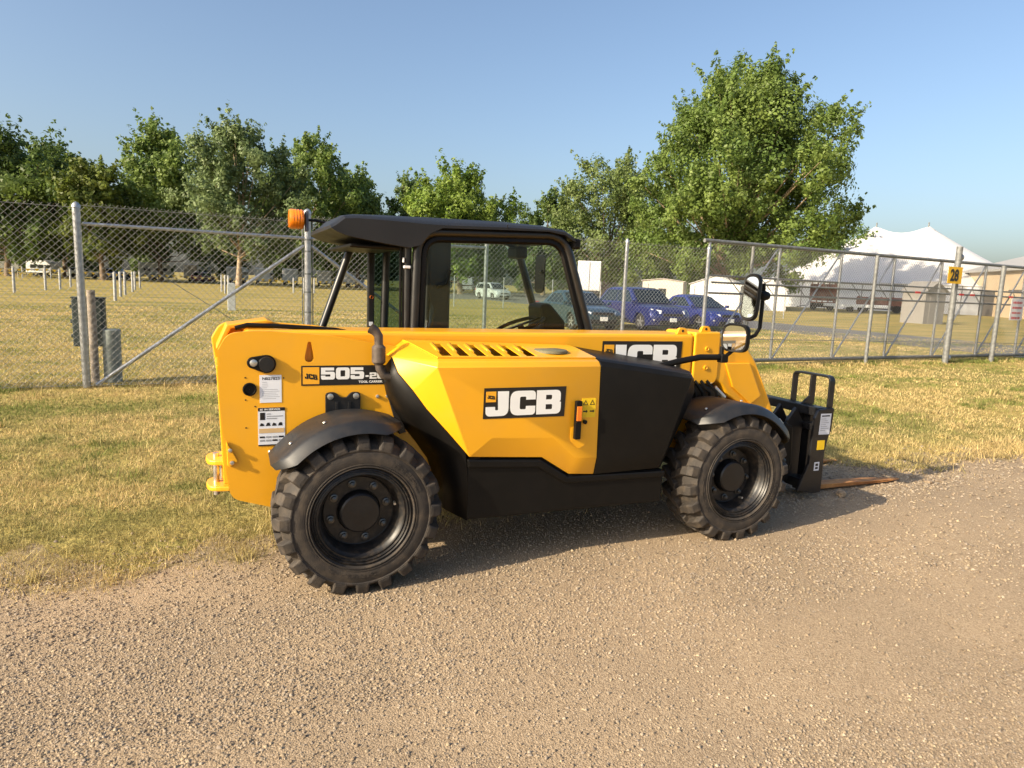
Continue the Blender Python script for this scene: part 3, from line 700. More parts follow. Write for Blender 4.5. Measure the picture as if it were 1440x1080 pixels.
# latch with recess
rc = rounded([(1.165, 0.80), (1.165, 0.725, 0.02), (1.22, 0.672, 0.02), (1.268, 0.70, 0.02), (1.262, 0.80), (1.232, 0.815)])
P(MB().prism(rc, 0.0375, 0.0395), 'latch_recess', YEL, bevel=0.0008)
lt = P(MB().prism(rounded([(1.180, 0.955, 0.008), (1.180, 0.735, 0.008), (1.217, 0.735, 0.008), (1.217, 0.955, 0.008)]), 0.012, 0.0372), 'latch', BLK, bevel=0.003)
MB().span((1.183, 0.006, 0.842), (1.214, 0.0118, 0.925)).build('latch_tab', ORG2, lt, bevel=0.002)
P(MB().lathe([(0.0395, 0.012), (0.026, 0.012), (0.024, 0.0005)], (1.25, 0, 0.83), n=14), 'latch_keyhole', BLK, smooth=40)
wl = P(MB().span((1.228, 0.0382, 0.855), (1.318, 0.0394, 0.965)), 'warning_label', LABY)
for k_ in range(2):
    for j_ in range(2):
        cx_ = 1.251+0.044*k_; cz_ = 0.940-0.05*j_
        if j_ == 0:
            flat_shape('warning_mark', [[(-0.017, -0.014), (0.017, -0.014), (0, 0.016)], [(-0.011, -0.0105), (0.011, -0.0105), (0, 0.009)]], INK, (cx_, 0.0378, cz_), (1, 0, 0), (0, 0, 1), wl, 0.0006)
        else:
            flat_shape('warning_mark', [[(-0.014, -0.004), (0.006, -0.004), (0.006, -0.010), (0.016, 0.0), (0.006, 0.010), (0.006, 0.004), (-0.014, 0.004)]], INK, (cx_, 0.0378, cz_), (1, 0, 0), (0, 0, 1), wl, 0.0006)

# ---- decals
J = [rounded([(0.55, 1), (1.0, 1), (1.0, 0, 0.30), (0, 0, 0.30), (0, 0.40), (0.40, 0.40), (0.40, 0.24, 0.05), (0.56, 0.24, 0.05)])]
Cc = [rounded([(0, 1, 0.34), (1.12, 1, 0.26), (1.12, 0.63), (0.70, 0.63), (0.70, 0.76, 0.05), (0.42, 0.76, 0.08), (0.42, 0.24, 0.08), (0.70, 0.24, 0.05), (0.70, 0.37), (1.12, 0.37), (1.12, 0, 0.26), (0, 0, 0.34)])]
Bb = [rounded([(0, 0), (1.12, 0, 0.26), (1.12, 0.50, 0.12), (1.04, 0.515), (1.10, 0.56, 0.10), (1.10, 1, 0.26), (0, 1)]), rounded([(0.42, 0.20), (0.72, 0.20, 0.06), (0.72, 0.41, 0.06), (0.42, 0.41)]), rounded([(0.42, 0.61), (0.70, 0.61, 0.06), (0.70, 0.80, 0.06), (0.42, 0.80)])]
F5 = [rounded([(0, 1), (1.2, 1), (1.2, 0.76), (0.40, 0.76), (0.40, 0.66), (1.28, 0.66, 0.22), (1.28, 0, 0.24), (0, 0, 0.22), (0, 0.34), (0.40, 0.34), (0.40, 0.25, 0.04), (0.86, 0.25, 0.05), (0.86, 0.43, 0.05), (0, 0.43)])]
F0 = [rounded([(0, 1, 0.28), (1.28, 1, 0.28), (1.28, 0, 0.28), (0, 0, 0.28)]), rounded([(0.42, 0.24, 0.06), (0.86, 0.24, 0.06), (0.86, 0.76, 0.06), (0.42, 0.76, 0.06)])]
F2 = [rounded([(0, 1, 0.22), (1.28, 1, 0.26), (1.28, 0.42, 0.20), (0.44, 0.42, 0.05), (0.44, 0.24), (1.28, 0.24), (1.28, 0), (0, 0), (0, 0.62, 0.20), (0.86, 0.62, 0.05), (0.86, 0.78, 0.05), (0.42, 0.78), (0.42, 0.68), (0, 0.68)])]
def glyph(g_, s, dx, dz, sc=1.0): return [[(dx+u*s*sc, dz+v*s) for u, v in lp] for lp in g_]
X1, Z1 = (1, 0, 0), (0, 0, 1)
def small_jcb(x, z, wd, y, parent):
    h_ = wd*0.46; k = wd/(3.3*h_)
    for nm, g_, dx in (('letter_j', J, 0), ('letter_c', Cc, 1.10), ('letter_b', Bb, 2.30)):
        flat_shape(nm, glyph(g_, h_, 0, 0, k), INK, (x+dx*h_*k, y, z-dx*h_*k*0.13), (1, 0, -0.13), (-0.16, 0, 1), parent, 0.0008)
def emblem(x, z, s, y, parent):
    e = MB().span((x, y-0.0012, z), (x+s, y, z+s)).build('emblem', ORG, parent)
    small_jcb(x+s*0.14, z+s*0.34, s*0.72, y-0.0018, parent)
def jcb_decal(x0_, z0_, h, y, first=True):
    b_ = MB().prism([(x0_, z0_), (x0_+h*3.42, z0_-0.004), (x0_+h*3.46, z0_+h*1.16), (x0_+0.02*h, z0_+h*1.16)], y-0.001, y).build('decal', INK, T)
    s = h*0.94; zz = z0_+h*0.09; xx = x0_+h*0.10
    for nm, g_, dx in (('letter_j', J, 0), ('letter_c', Cc, 1.07), ('letter_b', Bb, 2.26)):
        gg = glyph(g_, s, 0, 0)
        if nm == 'letter_j' : gg = glyph([rounded([(0.50, 1), (0.98, 1), (0.98, 0, 0.30), (0, 0, 0.30), (0, 0.38), (0.40, 0.38), (0.40, 0.24, 0.05), (0.54, 0.24, 0.05)])], s, 0, 0)
        flat_shape(nm, gg, WHT, (xx+dx*s*0.985, y-0.0016, zz), X1, Z1, b_, 0.001)
    emblem(x0_+h*0.10, z0_+h*0.63, h*0.40, y-0.0012, b_)
jcb_decal(0.632, 0.872, 0.142, 0.0390)
jcb_decal(1.60, 1.040, 0.181, 0.4735)
# number decal on the tower
d0 = MB().span((-0.247, 0.4182, 1.012), (0.205, 0.4192, 1.118)).build('decal', INK, T)
MB().span((-0.239, 0.4172, 1.020), (-0.155, 0.418, 1.110)).build('emblem', ORG, d0)
small_jcb(-0.228, 1.050, 0.062, 0.4167, d0)
xx = -0.146
for g_ in (F5, F0, F5):
    flat_shape('digit', glyph(g_, 0.064, 0, 0, 0.88), WHT, (xx, 0.4176, 1.043), X1, Z1, d0, 0.001); xx += 0.0775
    # digits sit close together
xx = 0.125
MB().span((0.089, 0.417, 1.054), (0.106, 0.418, 1.063)).build('hyphen', WHT, d0)
for g_ in (F2, F0):
    flat_shape('digit', glyph(g_, 0.035, 0, 0, 0.86), WHT, (xx-0.014, 0.4176, 1.043), X1, Z1, d0, 0.001); xx += 0.041
text('decal_words', 'TOOL CARRIER', WHT, (0.052, 0.4176, 1.022), X1, Z1, 0.0165, d0, bold=0.0006, sx=1.12, thick=0.0008)
# paper stickers on the tower
s1 = MB().span((-0.452, 0.4182, 0.928), (-0.345, 0.4192, 1.072)).build('serial_sticker', PAPER, T)
text('serial_text', 'N027823', INK, (-0.440, 0.4178, 1.047), X1, Z1, 0.020, s1, bold=0.0003, sx=1.15, thick=0.0006)
for k_ in range(10):
    z_ = 1.034-0.0095*k_
    MB().span((-0.440, 0.4176, z_), (-0.440+(0.03 if k_ < 4 else 0.085)*(0.8+0.2*((k_*7) % 3)/2), 0.4181, z_+0.0016)).build('print_line', GREYINK, s1)
s2 = MB().span((-0.462, 0.4182, 0.700), (-0.330, 0.4192, 0.902)).build('dealer_sticker', PAPER, T)
MB().span((-0.462, 0.4174, 0.884), (-0.330, 0.4181, 0.902)).build('sticker_header', INK, s2)
text('sticker_title', '#1 IN SERVICE', WHT, (-0.452, 0.4170, 0.8885), X1, Z1, 0.0125, s2, bold=0.0003, thick=0.0005, sx=1.25)
MB().span((-0.452, 0.4174, 0.838), (-0.428, 0.4181, 0.876)).build('print_block', INK, s2)
for k_, wd in enumerate((0.02, 0.08, 0.05)):
    MB().span((-0.42, 0.4174, 0.866-0.012*k_), (-0.42+wd, 0.4181, 0.871-0.012*k_)).build('print_line', GREYINK, s2)
for k_ in range(4):
    MB().prism([(-0.455+0.03*k_, 0.806), (-0.432+0.03*k_, 0.806), (-0.436+0.03*k_, 0.818+0.005*(k_ % 2)), (-0.448+0.03*k_, 0.822)], 0.4174, 0.4181).build('print_pictogram', INK, s2)
MB().span((-0.458, 0.4174, 0.768), (-0.334, 0.4181, 0.792)).build('print_band', mat('tan_ink', (0.62, 0.42, 0.20), 0.5, var=0.1), s2)
for k_ in range(8):
    MB().span((-0.455+0.031*(k_ % 4), 0.4174, 0.742-0.018*(k_//4)), (-0.430+0.031*(k_ % 4), 0.4181, 0.751-0.018*(k_//4))).build('print_logo', GREYINK if k_ % 3 else INK, s2)
MB().span((-0.462, 0.4174, 0.700), (-0.330, 0.4181, 0.707)).build('sticker_footer', INK, s2)

# ---- exhaust
ex = P(MB().tube([(0.30, 0.33, 1.06), (0.21, 0.33, 1.062), (0.165, 0.33, 1.075), (0.145, 0.33, 1.11), (0.140, 0.33, 1.15)], 0.022, 14), 'exhaust', EXH, smooth=50)
MB().tube([(0.140, 0.33, 1.13), (0.140, 0.33, 1.145), (0.140, 0.33, 1.225), (0.140, 0.33, 1.24)], [0.022, 0.036, 0.036, 0.022], 18).build('silencer', EXH, ex, smooth=40)
MB().tube([(0.140, 0.33, 1.235), (0.138, 0.33, 1.285), (0.120, 0.33, 1.310), (0.095, 0.33, 1.325)], [0.023, 0.024, 0.026, 0.028], 16, caps=False).build('tail_pipe', EXH, ex, smooth=50)

# ---- cab
CABF = mat('cab_frame', (0.012, 0.012, 0.012), 0.35, var=0.2, scale=12, bump=0.04, bscale=300)
YN, YF = 0.95, 1.78
def arc_pts(pts, k=6): return [(x_, z_) for x_, z_ in rounded(pts, k)]
ring = [(0.500, 1.20), (0.515, 1.885, 0.14), (1.545, 1.925, 0.14), (1.80, 1.20)]
def open_round(pts, k=6):
    out = []
    for i, p in enumerate(pts):
        if i in (0, len(pts)-1) or len(p) < 3: out.append((p[0], p[1])); continue
        q = Vector(p[:2]); a = Vector(pts[i-1][:2])-q; b = Vector(pts[i+1][:2])-q
        p1 = q+a.normalized()*p[2]; p2 = q+b.normalized()*p[2]
        for j in range(k+1):
            t = j/k; v = p1*(1-t)**2+q*2*t*(1-t)+p2*t*t; out.append((v.x, v.y))
    return out
for (yy, nm) in ((YN, 'cab_side_frame'), (YF, 'cab_side_frame')):
    P(MB().tube([(x_, yy, z_) for x_, z_ in open_round(ring)], 0.030, 10), nm, CABF, smooth=50)
# inner seal of the right window, and the pane
inn = open_round([(0.548, 1.22), (0.562, 1.845, 0.11), (1.515, 1.882, 0.11), (1.742, 1.22)])
P(MB().tube([(x_, YN+0.01, z_) for x_, z_ in inn], 0.022, 6), 'window_seal', BLK, smooth=50)
P(MB().prism(inn, YN+0.008, YN+0.012), 'side_window', GLASS)
# rear pillars
for yy in (YN, YF):
    P(MB().tube([(0.26, yy, 1.82), (0.01, yy, 1.10)] if yy == YF else [(0.455, yy+0.02, 1.82), (0.46, yy+0.02, 1.10)], 0.028, 8), 'rear_pillar', CABF, smooth=50)
for k_ in range(3):
    P(MB().tube([(0.41+0.018*k_, YN+0.01, 1.78), (0.415+0.018*k_, YN+0.01, 1.12)], 0.008, 6), 'cab_conduit', BLK, smooth=50)
P(MB().span((0.425, YN-0.02, 1.655), (0.468, YN+0.0, 1.672)), 'conduit_clip', PAPER, bevel=0.003)
P(MB().span((0.418, YN-0.02, 1.69), (0.428, YN+0.0, 1.72)), 'conduit_clip', PAPER, bevel=0.003)
# far door rear stile with tinted pane
P(MB().span((0.375, YF-0.02, 1.20), (0.425, YF+0.02, 1.80)), 'door_stile', CABF, bevel=0.01)
P(MB().span((0.425, YF-0.003, 1.20), (0.66, YF+0.003, 1.82)), 'door_window', TINT)
P(MB().prism([(0.66, 1.20), (1.76, 1.20), (1.50, 1.88), (0.66, 1.85)], YF-0.003, YF+0.003), 'door_window', GLASS)
P(MB().lathe([(YF-0.035, 0.012), (YF-0.022, 0.012)], (0.40, 0, 1.45), n=12), 'door_catch', ORG2)
P(MB().span((0.386, YF-0.026, 1.24), (0.412, YF-0.0205, 1.27)), 'door_label', PAPER)
# inner B pillar (seen through the window), exhaust-side trim, seat, wheel, dash column
P(MB().prism([(0.60, 1.10), (0.76, 1.10), (0.76, 1.86), (0.60, 1.86)], YN+0.06, YN+0.14), 'inner_pillar', SEAT, bevel=0.02)
P(MB().tube([(0.66, YN+0.045, 1.55), (0.72, YN+0.04, 1.57), (0.745, YN+0.04, 1.66)], 0.012, 8), 'grab_handle', BLK, smooth=50)
P(MB().prism(rounded([(0.30, 0.95), (0.85, 0.95), (0.85, 1.10, 0.04), (0.50, 1.12), (0.40, 1.20), (0.25, 1.15)]), 1.15, 1.62), 'seat', SEAT, bevel=0.03, seg=3)
dash = [(1.52, 1.0), (1.80, 1.0), (1.80, 1.32), (1.66, 1.46, 0.04), (1.585, 1.44, 0.03), (1.60, 1.30)]
P(MB().prism(rounded(dash), 1.35, 1.60), 'dashboard', BLK, bevel=0.02)
sw = P(MB().lathe([(-0.014, 0.185), (0, 0.200), (0.014, 0.185), (0, 0.170)], (0, 0, 0), 'z', 32, close=True), 'steering_wheel', BLK, smooth=60)
sw.parent = None; sw.matrix_parent_inverse.identity(); sw.location = (1.44, 1.40, 1.285); sw.rotation_euler = (0, R(-20), 0); setp(sw, T)
MB().tube([(1.44, 1.40, 1.285), (1.58, 1.40, 1.05)], 0.025, 8).build('steering_column', BLK, sw, smooth=50)
MB().box((1.44, 1.40, 1.285), (0.34, 0.03, 0.012), Matrix.Rotation(R(-20), 3, 'Y')).build('steering_spoke', BLK, sw)
# front windscreen, far mirror seen through it, wiper cluster
P(MB().add([(1.535, YN+0.03, 1.90), (1.535, YF-0.03, 1.90), (1.79, YF-0.03, 1.20), (1.79, YN+0.03, 1.20)], [(0, 1, 2, 3)]), 'windscreen', GLASS)
P(MB().tube([(1.535, YN, 1.905), (1.535, YF, 1.905)], 0.028, 8), 'cab_cross_tube', CABF, smooth=50)
P(MB().tube([(1.80, YN, 1.22), (1.80, YF, 1.22)], 0.028, 8), 'cab_cross_tube', CABF, smooth=50)
P(MB().span((1.44, 1.50, 1.78), (1.53, 1.70, 1.87)), 'wiper_motor', SEAT, bevel=0.02)
fm = P(MB().prism(rounded([(1.36, 1.58, 0.06), (1.54, 1.58, 0.06), (1.54, 1.90, 0.05), (1.36, 1.90, 0.05)], 6), 1.885, 1.90, 'x'), 'side_mirror', BLK, bevel=0.006)
fm.parent = None; fm.matrix_parent_inverse.identity(); fm.location = (0.02, 0.62, -0.06); setp(fm, T)
MB().tube([(1.80, 1.80, 1.70), (1.87, 1.95, 1.70), (1.905, 2.04, 1.70)], 0.012, 8).build('mirror_arm', BLK, fm, smooth=50)
# plastic sheet left hanging inside the corner
SHEET = mat_glass('plastic_sheet', (0.86, 0.90, 0.90), 0.45)
mb = MB(); n = 14
for i in range(n+1):
    t = i/n
    for j in range(4):
        s = j/3
        mb.v.append((0.585+0.20*t*s, YN+0.05+0.02*math.sin(9*t+j)+0.015*s, 1.24+(0.24*(1-t))*s+0.01*math.sin(7*t)))
mb.f = [(i*4+j, i*4+j+1, (i+1)*4+j+1, (i+1)*4+j) for i in range(n) for j in range(3)]
P(mb, 'plastic_sheet', SHEET, smooth=60)
# lower cab body
P(MB().prism([(0.30, 0.72), (1.86, 0.72), (1.86, 1.0), (1.80, 1.22), (0.02, 1.12), (0.02, 0.9)], 0.93, 1.80), 'cab_body', BLK, bevel=0.03)
# roof: shell with a raised centre and a drooped rear visor
sec = [  # x, z_edge_bottom, z_edge_top, z_crown
    (-0.02, 1.868, 1.880, 1.888), (0.01, 1.850, 1.900, 1.912), (0.06, 1.832, 1.940, 1.955), (0.13, 1.820, 1.946, 1.968), (0.30, 1.797, 1.946, 1.976), (0.45, 1.780, 1.944, 1.980),
    (0.52, 1.800, 1.942, 1.982), (0.58, 1.875, 1.942, 1.984), (0.66, 1.912, 1.942, 1.986), (1.10, 1.930, 1.958, 1.994), (1.40, 1.940, 1.963, 1.990), (1.52, 1.925, 1.955, 1.972), (1.585, 1.890, 1.925, 1.935), (1.61, 1.885, 1.895, 1.90)]
mb = MB(); yv = [YN-0.055, YN-0.055, YN-0.02, YN+0.10, (YN+YF)/2, YF-0.10, YF+0.02, YF+0.055, YF+0.055]
for (x_, zb, zt, zc) in sec:
    zz = [zb, zt-0.012, zt+0.006, zc, zc, zc, zt+0.006, zt-0.012, zb]
    for y_, z_ in zip(yv, zz): mb.v.append((x_, y_, z_))
m_ = 9; n = len(sec)
for i in range(n-1):
    for j in range(m_-1): mb.f.append((i*m_+j, i*m_+j+1, (i+1)*m_+j+1, (i+1)*m_+j))
    mb.f.append((i*m_+m_-1, i*m_, (i+1)*m_, (i+1)*m_+m_-1))
mb.f += [tuple(range(m_)), tuple((n-1)*m_+j for j in range(m_-1, -1, -1))]
roof = P(mb, 'cab_roof', ROOF, smooth=22, bevel=0.005)
MB().span((0.10, YN+0.02, 1.765), (0.44, YF-0.02, 1.790)).build('roof_liner', BLK, roof, bevel=0.01)
MB().prism([(1.093, 1.938), (1.098, 1.938), (1.098, 1.962), (1.093, 1.962)], YN-0.0575, YN-0.054).build('roof_seam', INK, roof)
# work light on the front right corner of the roof
P(MB().span((1.60, YN-0.03, 1.84), (1.66, YN+0.07, 1.91)), 'work_light', BLK, bevel=0.015)
# beacon on its stalk at the far rear corner
bs = P(MB().tube([(0.14, YF+0.03, 1.955), (0.02, YF+0.06, 1.975), (-0.055, YF+0.06, 1.975)], 0.010, 8), 'beacon_stalk', BLK, smooth=50)
MB().box((-0.045, YF+0.06, 1.965), (0.02, 0.07, 0.14)).build('beacon_bracket', mat('beacon_bracket', (0.10, 0.10, 0.12), 0.5, 0.3, var=0.2), bs, bevel=0.004)
bc = P(MB().lathe([(-0.058, 0.03), (-0.07, 0.066), (-0.15, 0.070), (-0.165, 0.062), (-0.168, 0.0005)], (0, YF+0.06, 1.975), 'x', 28), 'beacon', LENS, smooth=40)
for k_ in range(4):
    MB().lathe([(-0.078-0.018*k_, 0.0675), (-0.082-0.018*k_, 0.0705), (-0.086-0.018*k_, 0.069)], (0, YF+0.06, 1.975), 'x', 24).build('lens_rib', LENS, bc, smooth=60)

# ---- mirrors on the front right
ar = P(MB().tube([(1.93, 0.30, 1.105), (2.05, 0.29, 1.135), (2.22, 0.275, 1.165), (2.38, 0.27, 1.165)], 0.020, 12), 'mirror_arm', BLK, smooth=50)
MB().span((2.375, 0.245, 1.13), (2.43, 0.295, 1.185)).build('mirror_clamp', BLK, ar, bevel=0.006)
MB().tube([(2.39, 0.27, 1.18), (2.39, 0.27, 1.235)], 0.014, 8).build('mirror_stem', BLK, ar, smooth=50)
MB().tube([(2.41, 0.27, 1.16), (2.60, 0.27, 1.29), (2.66, 0.27, 1.31), (2.695, 0.27, 1.36), (2.70, 0.27, 1.60), (2.695, 0.27, 1.655)], 0.013, 10).build('mirror_riser', BLK, ar, smooth=50)
MB().lathe([(-0.03, 0.0005), (-0.03, 0.026), (0.0, 0.034), (0.03, 0.026), (0.03, 0.0005)], (2.70, 0.262, 1.575), 'x', 14).build('mirror_ball', BLK, ar, smooth=50)
def mirror(c, w_, h_, rz, ry, name):
    rot = Matrix.Rotation(rz, 3, 'Z') @ Matrix.Rotation(ry, 3, 'Y')
    # glass faces local -X (towards the driver / camera)
    def ringp(s, xx): 
        return [Vector((xx, u, v)) for u, v in rounded([(-w_/2*s, -h_/2*s, 0.06), (w_/2*s, -h_/2*s, 0.06), (w_/2*s, h_/2*s, 0.06), (-w_/2*s, h_/2*s, 0.06)], 6)]
    A_ = ringp(1.0, 0.0); B_ = ringp(0.97, -0.012); C_ = ringp(0.86, -0.010); D_ = ringp(1.0, 0.02); E_ = ringp(0.75, 0.045)
    n = len(A_); mb = MB(); mb.v = [tuple(rot @ v+Vector(c)) for L_ in (C_, B_, A_, D_, E_) for v in L_]
    for k in range(4):
        for i in range(n): mb.f.append((k*n+i, k*n+(i+1) % n, (k+1)*n+(i+1) % n, (k+1)*n+i))
    mb.f.append(tuple(4*n+i for i in range(n)))
    o = P(mb, name, BLK, smooth=40)
    G = ringp(0.87, -0.0085)
    MB().add([rot @ v+Vector(c) for v in G], [tuple(range(n))]).build('mirror_glass', MIRR, o)
    return o
mirror((2.575, 0.25, 1.562), 0.118, 0.31, R(13), R(5), 'side_mirror')
mirror((2.455, 0.23, 1.295), 0.195, 0.185, R(15.5), R(1), 'side_mirror')

# ---- fork carriage
FC = empty('fork_carriage', (3.6, 0.95, 0.05)); setp(FC, T)
def Q(mbld, name, m, smooth=None, bevel=0.0): return mbld.build(name, m, FC, smooth, bevel)
side = rounded([(3.44, 0.095), (3.60, 0.060), (3.690, 0.062), (3.688, 0.393), (3.712, 0.508), (3.735, 0.55), (3.745, 0.735, 0.02), (3.585, 0.725, 0.02), (3.550, 0.66), (3.535, 0.30), (3.47, 0.16)])
Q(MB().prism(side, 0.50, 0.525), 'side_plate', BLKM, bevel=0.004)
Q(MB().prism(side, 1.52, 1.545), 'side_plate', BLKM, bevel=0.004)
Q(MB().span((3.60, 0.527, 0.665), (3.70, 1.518, 0.735)), 'carriage_bar', BLKM, bevel=0.006)
Q(MB().span((3.61, 0.527, 0.545), (3.69, 1.518, 0.60)), 'carriage_bar', BLKM, bevel=0.006)
Q(MB().span((3.50, 0.527, 0.10), (3.62, 1.518, 0.17)), 'carriage_bar', BLKM, bevel=0.006)
for y_ in (0.66, 0.82, 1.20, 1.36):
    Q(MB().prism([(3.42, 0.12), (3.60, 0.16), (3.60, 0.60), (3.52, 0.72), (3.44, 0.62), (3.40, 0.40)], y_, y_+0.03), 'hitch_rib', BLKM, bevel=0.006)
Q(MB().prism([(3.20, 0.15), (3.42, 0.12), (3.46, 0.30), (3.44, 0.58), (3.36, 0.62), (3.22, 0.35)], 0.60, 0.645), 'quick_hitch', BLK, bevel=0.012)
Q(MB().prism([(3.05, 0.20), (3.40, 0.14), (3.44, 0.48), (3.30, 0.66), (3.08, 0.60)], 0.70, 1.30), 'hitch_body', BLKM, bevel=0.02)
Q(MB().tube([(3.00, 0.64, 0.60), (3.20, 0.64, 0.45), (3.38, 0.62, 0.30)], 0.035, 12), 'tilt_cylinder', BLKM, smooth=50)
Q(MB().tube([(3.10, 0.585, 0.66), (3.20, 0.575, 0.665), (3.27, 0.575, 0.62), (3.285, 0.575, 0.56), (3.25, 0.575, 0.50)], 0.017, 10), 'coupler_pipe', ZINC, smooth=50)
for k_ in range(4):
    z_ = (0.665, 0.625, 0.565, 0.515)[k_]; x_ = (3.17, 3.262, 3.288, 3.262)[k_]
    Q(MB().tube([(x_-0.016, 0.575, z_+0.014), (x_+0.016, 0.575, z_-0.014)], 0.026, 8), 'coupler_nut', ZINC, smooth=30)
for k_ in range(3):
    Q(MB().tube([(2.90, 0.56+0.03*k_, 0.70), (3.02, 0.53+0.03*k_, 0.67), (3.10, 0.56+0.02*k_, 0.60), (3.05, 0.60, 0.45), (3.12, 0.62, 0.32)], 0.014, 8), 'hydraulic_hose', BLK, smooth=60)
# load backrest guard (flat-bar hoop on the top bar)
def guard(ya, yb):
    zt, zb = 0.972, 0.715
    w_ = 0.055
    hoop = open_round([(ya, zb), (ya, zt, 0.045), (yb, zt, 0.045), (yb, zb)], 6)
    mb = MB(); n = len(hoop)
    for i, (y_, z_) in enumerate(hoop):
        a = Vector(hoop[max(i-1, 0)]); b = Vector(hoop[min(i+1, n-1)]); t = (b-a).normalized(); nn = Vector((-t.y, t.x))*0.008
        xo = 3.728
        for (sx, sn) in ((-w_/2, -1), (w_/2, -1), (w_/2, 1), (-w_/2, 1)): mb.v.append((xo+sx, y_+nn.x*sn, z_+nn.y*sn))
    for i in range(n-1):
        for j in range(4): mb.f.append((i*4+j, i*4+(j+1) % 4, (i+1)*4+(j+1) % 4, (i+1)*4+j))
    mb.f += [(0, 1, 2, 3), (4*n-4, 4*n-1, 4*n-2, 4*n-3)]
    Q(mb, 'backrest_guard', BLKM, bevel=0.003)
    ym = (ya+yb)/2
    Q(MB().prism([(3.58, 0.60), (3.62, 0.735), (3.70, 0.80), (3.70, 0.965), (3.755, 0.965), (3.757, 0.74), (3.68, 0.66), (3.62, 0.58)], ym-0.008, ym+0.008), 'guard_bar', BLKM, bevel=0.003)
guard(0.535, 0.90)
# stickers on the side plate
o = Q(MB().prism([(3.602, 0.530), (3.714, 0.528), (3.716, 0.692), (3.606, 0.694)], 0.4982, 0.4995), 'carriage_sticker', PAPER)
MB().span((3.618, 0.4974, 0.670), (3.700, 0.4981, 0.680)).build('print_line', INK, o)
for k_ in range(7): MB().span((3.615, 0.4974, 0.650-0.015*k_), (3.615+0.05+0.016*(k_ % 3), 0.4981, 0.6535-0.015*k_)).build('print_line', GREYINK, o)
Q(MB().span((3.600, 0.4982, 0.408), (3.676, 0.4995, 0.483)), 'carriage_label', LABY)
o = Q(MB().span((3.590, 0.4982, 0.243), (3.642, 0.4995, 0.311)), 'carriage_label', PAPER)
MB().span((3.602, 0.4974, 0.255), (3.630, 0.4981, 0.272)).build('print_block', INK, o)
MB().span((3.602, 0.4974, 0.280), (3.630, 0.4981, 0.300)).build('print_block', INK, o)
# forks
def fork(yc):
    pts = [(3.70, 0.030), (4.65, 0.022), (4.84, 0.022), (4.84, 0.030), (4.4, 0.052), (3.74, 0.072), (3.70, 0.075)]
    mb = MB(); n = len(pts)
    for sgn in (-1, 1):
        for (x_, z_) in pts:
            hw = 0.055*(1.0 if x_ < 4.55 else max(0.35, 1-(x_-4.55)*2.0)); mb.v.append((x_, yc+sgn*hw, z_))
    mb.f = [tuple(range(n)), tuple(range(2*n-1, n-1, -1))]+[(i, i+n, (i+1) % n+n, (i+1) % n) for i in range(n)]
    Q(mb, 'fork', RUST, bevel=0.004)
    Q(MB().span((3.655, yc-0.055, 0.032), (3.698, yc+0.055, 0.66)), 'fork_shank', BLKM, bevel=0.005)
fork(0.70); fork(1.36)
# ------------------------------------------------------------------ chain-link fence and sliding gate
LINK = mat('fence_wire', (0.27, 0.27, 0.26), 0.6, 0.4, var=0.2, scale=30)
PIPE = STEEL
PIPED = mat('weathered_pipe', (0.20, 0.205, 0.20), 0.6, 0.4, var=0.25, scale=14)
def chain(a, b, z0, z1, pitch=0.085, rad=0.0023, top_barb=0.03):
    """woven diagonals between ground points a,b"""
    a = Vector((*a, 0)); b = Vector((*b, 0)); L = (b-a).length; t = (b-a)/L; nrm = Vector((-t.y, t.x, 0))
    mb = MB(); H = z1-z0; n = int((L+H)/pitch)
    for sg in (1, -1):
        for i in range(-1, n+1):
            s0 = i*pitch-(H if sg > 0 else 0); s1 = s0+H*sg if sg > 0 else s0-H
            u0, u1, v0, v1 = s0, s1, z0, z1
            if sg < 0: u0, u1 = i*pitch, i*pitch-H
            # clip to 0..L
            def zat(u): return v0+(u-u0)/(u1-u0)*(v1-v0)
            lo, hi = max(0, min(u0, u1)), min(L, max(u0, u1))
            if hi-lo < 0.02: continue
            if sg > 0: pa, pb = (lo, zat(lo)), (hi, zat(hi))
            else: pa, pb = (hi, zat(hi)), (lo, zat(lo))
            if pb[1] > z1-0.01:
                d = 1 if sg > 0 else -1
                pb = (pb[0]+d*top_barb*0.3, z1+top_barb)
            off = nrm*0.002*sg
            mb.tube([a+t*pa[0]+off+Vector((0, 0, pa[1])), a+t*pb[0]+off+Vector((0, 0, pb[1]))], rad, 3, caps=False)
    return mb
FA, FB = Vector((-2.23, 7.20, 0)), Vector((8.62, 7.995, 0))
fd = (FB-FA).normalized()
def fp(x): return FA+fd*((x-FA.x)/fd.x)
FN = Vector((fd.y, -fd.x, 0))      # towards the camera
F = empty('chain_link_fence', (0.64, 7.41, 0))
tag(F, 'galvanised chain link fence with round posts and diagonal braces behind the telehandler', 'fence')
def fpost(x, h, r, lean=0.0):
    p_ = fp(x); p_ = p_-FN*0.0
    o = MB().tube([(p_.x, p_.y, -0.02), (p_.x+lean, p_.y, h)], r, 14).build('post', PIPE, F, smooth=40)
    MB().lathe([(h-0.005, r*1.12), (h+0.03, r*1.05), (h+0.06, r*0.6), (h+0.075, 0.001)], (p_.x+lean, p_.y, 0), 'z', 14).build('post_cap', PIPE, o, smooth=50)
    return o
fpost(-2.23, 2.34, 0.048, -0.02)
c_ = fpost(0.64, 2.50, 0.052)
for z_ in (0.35, 0.75, 1.05, 1.35, 1.62, 1.95, 2.12):
    MB().lathe([(z_-0.012, 0.0535), (z_-0.012, 0.058), (z_+0.012, 0.058), (z_+0.012, 0.0535)], (fp(0.64).x, fp(0.64).y, 0), 'z', 14).build('band_clamp', PIPED, c_, smooth=50)
fpost(3.58, 2.30, 0.034); fpost(6.5, 2.46, 0.034); fpost(8.55, 2.45, 0.04)
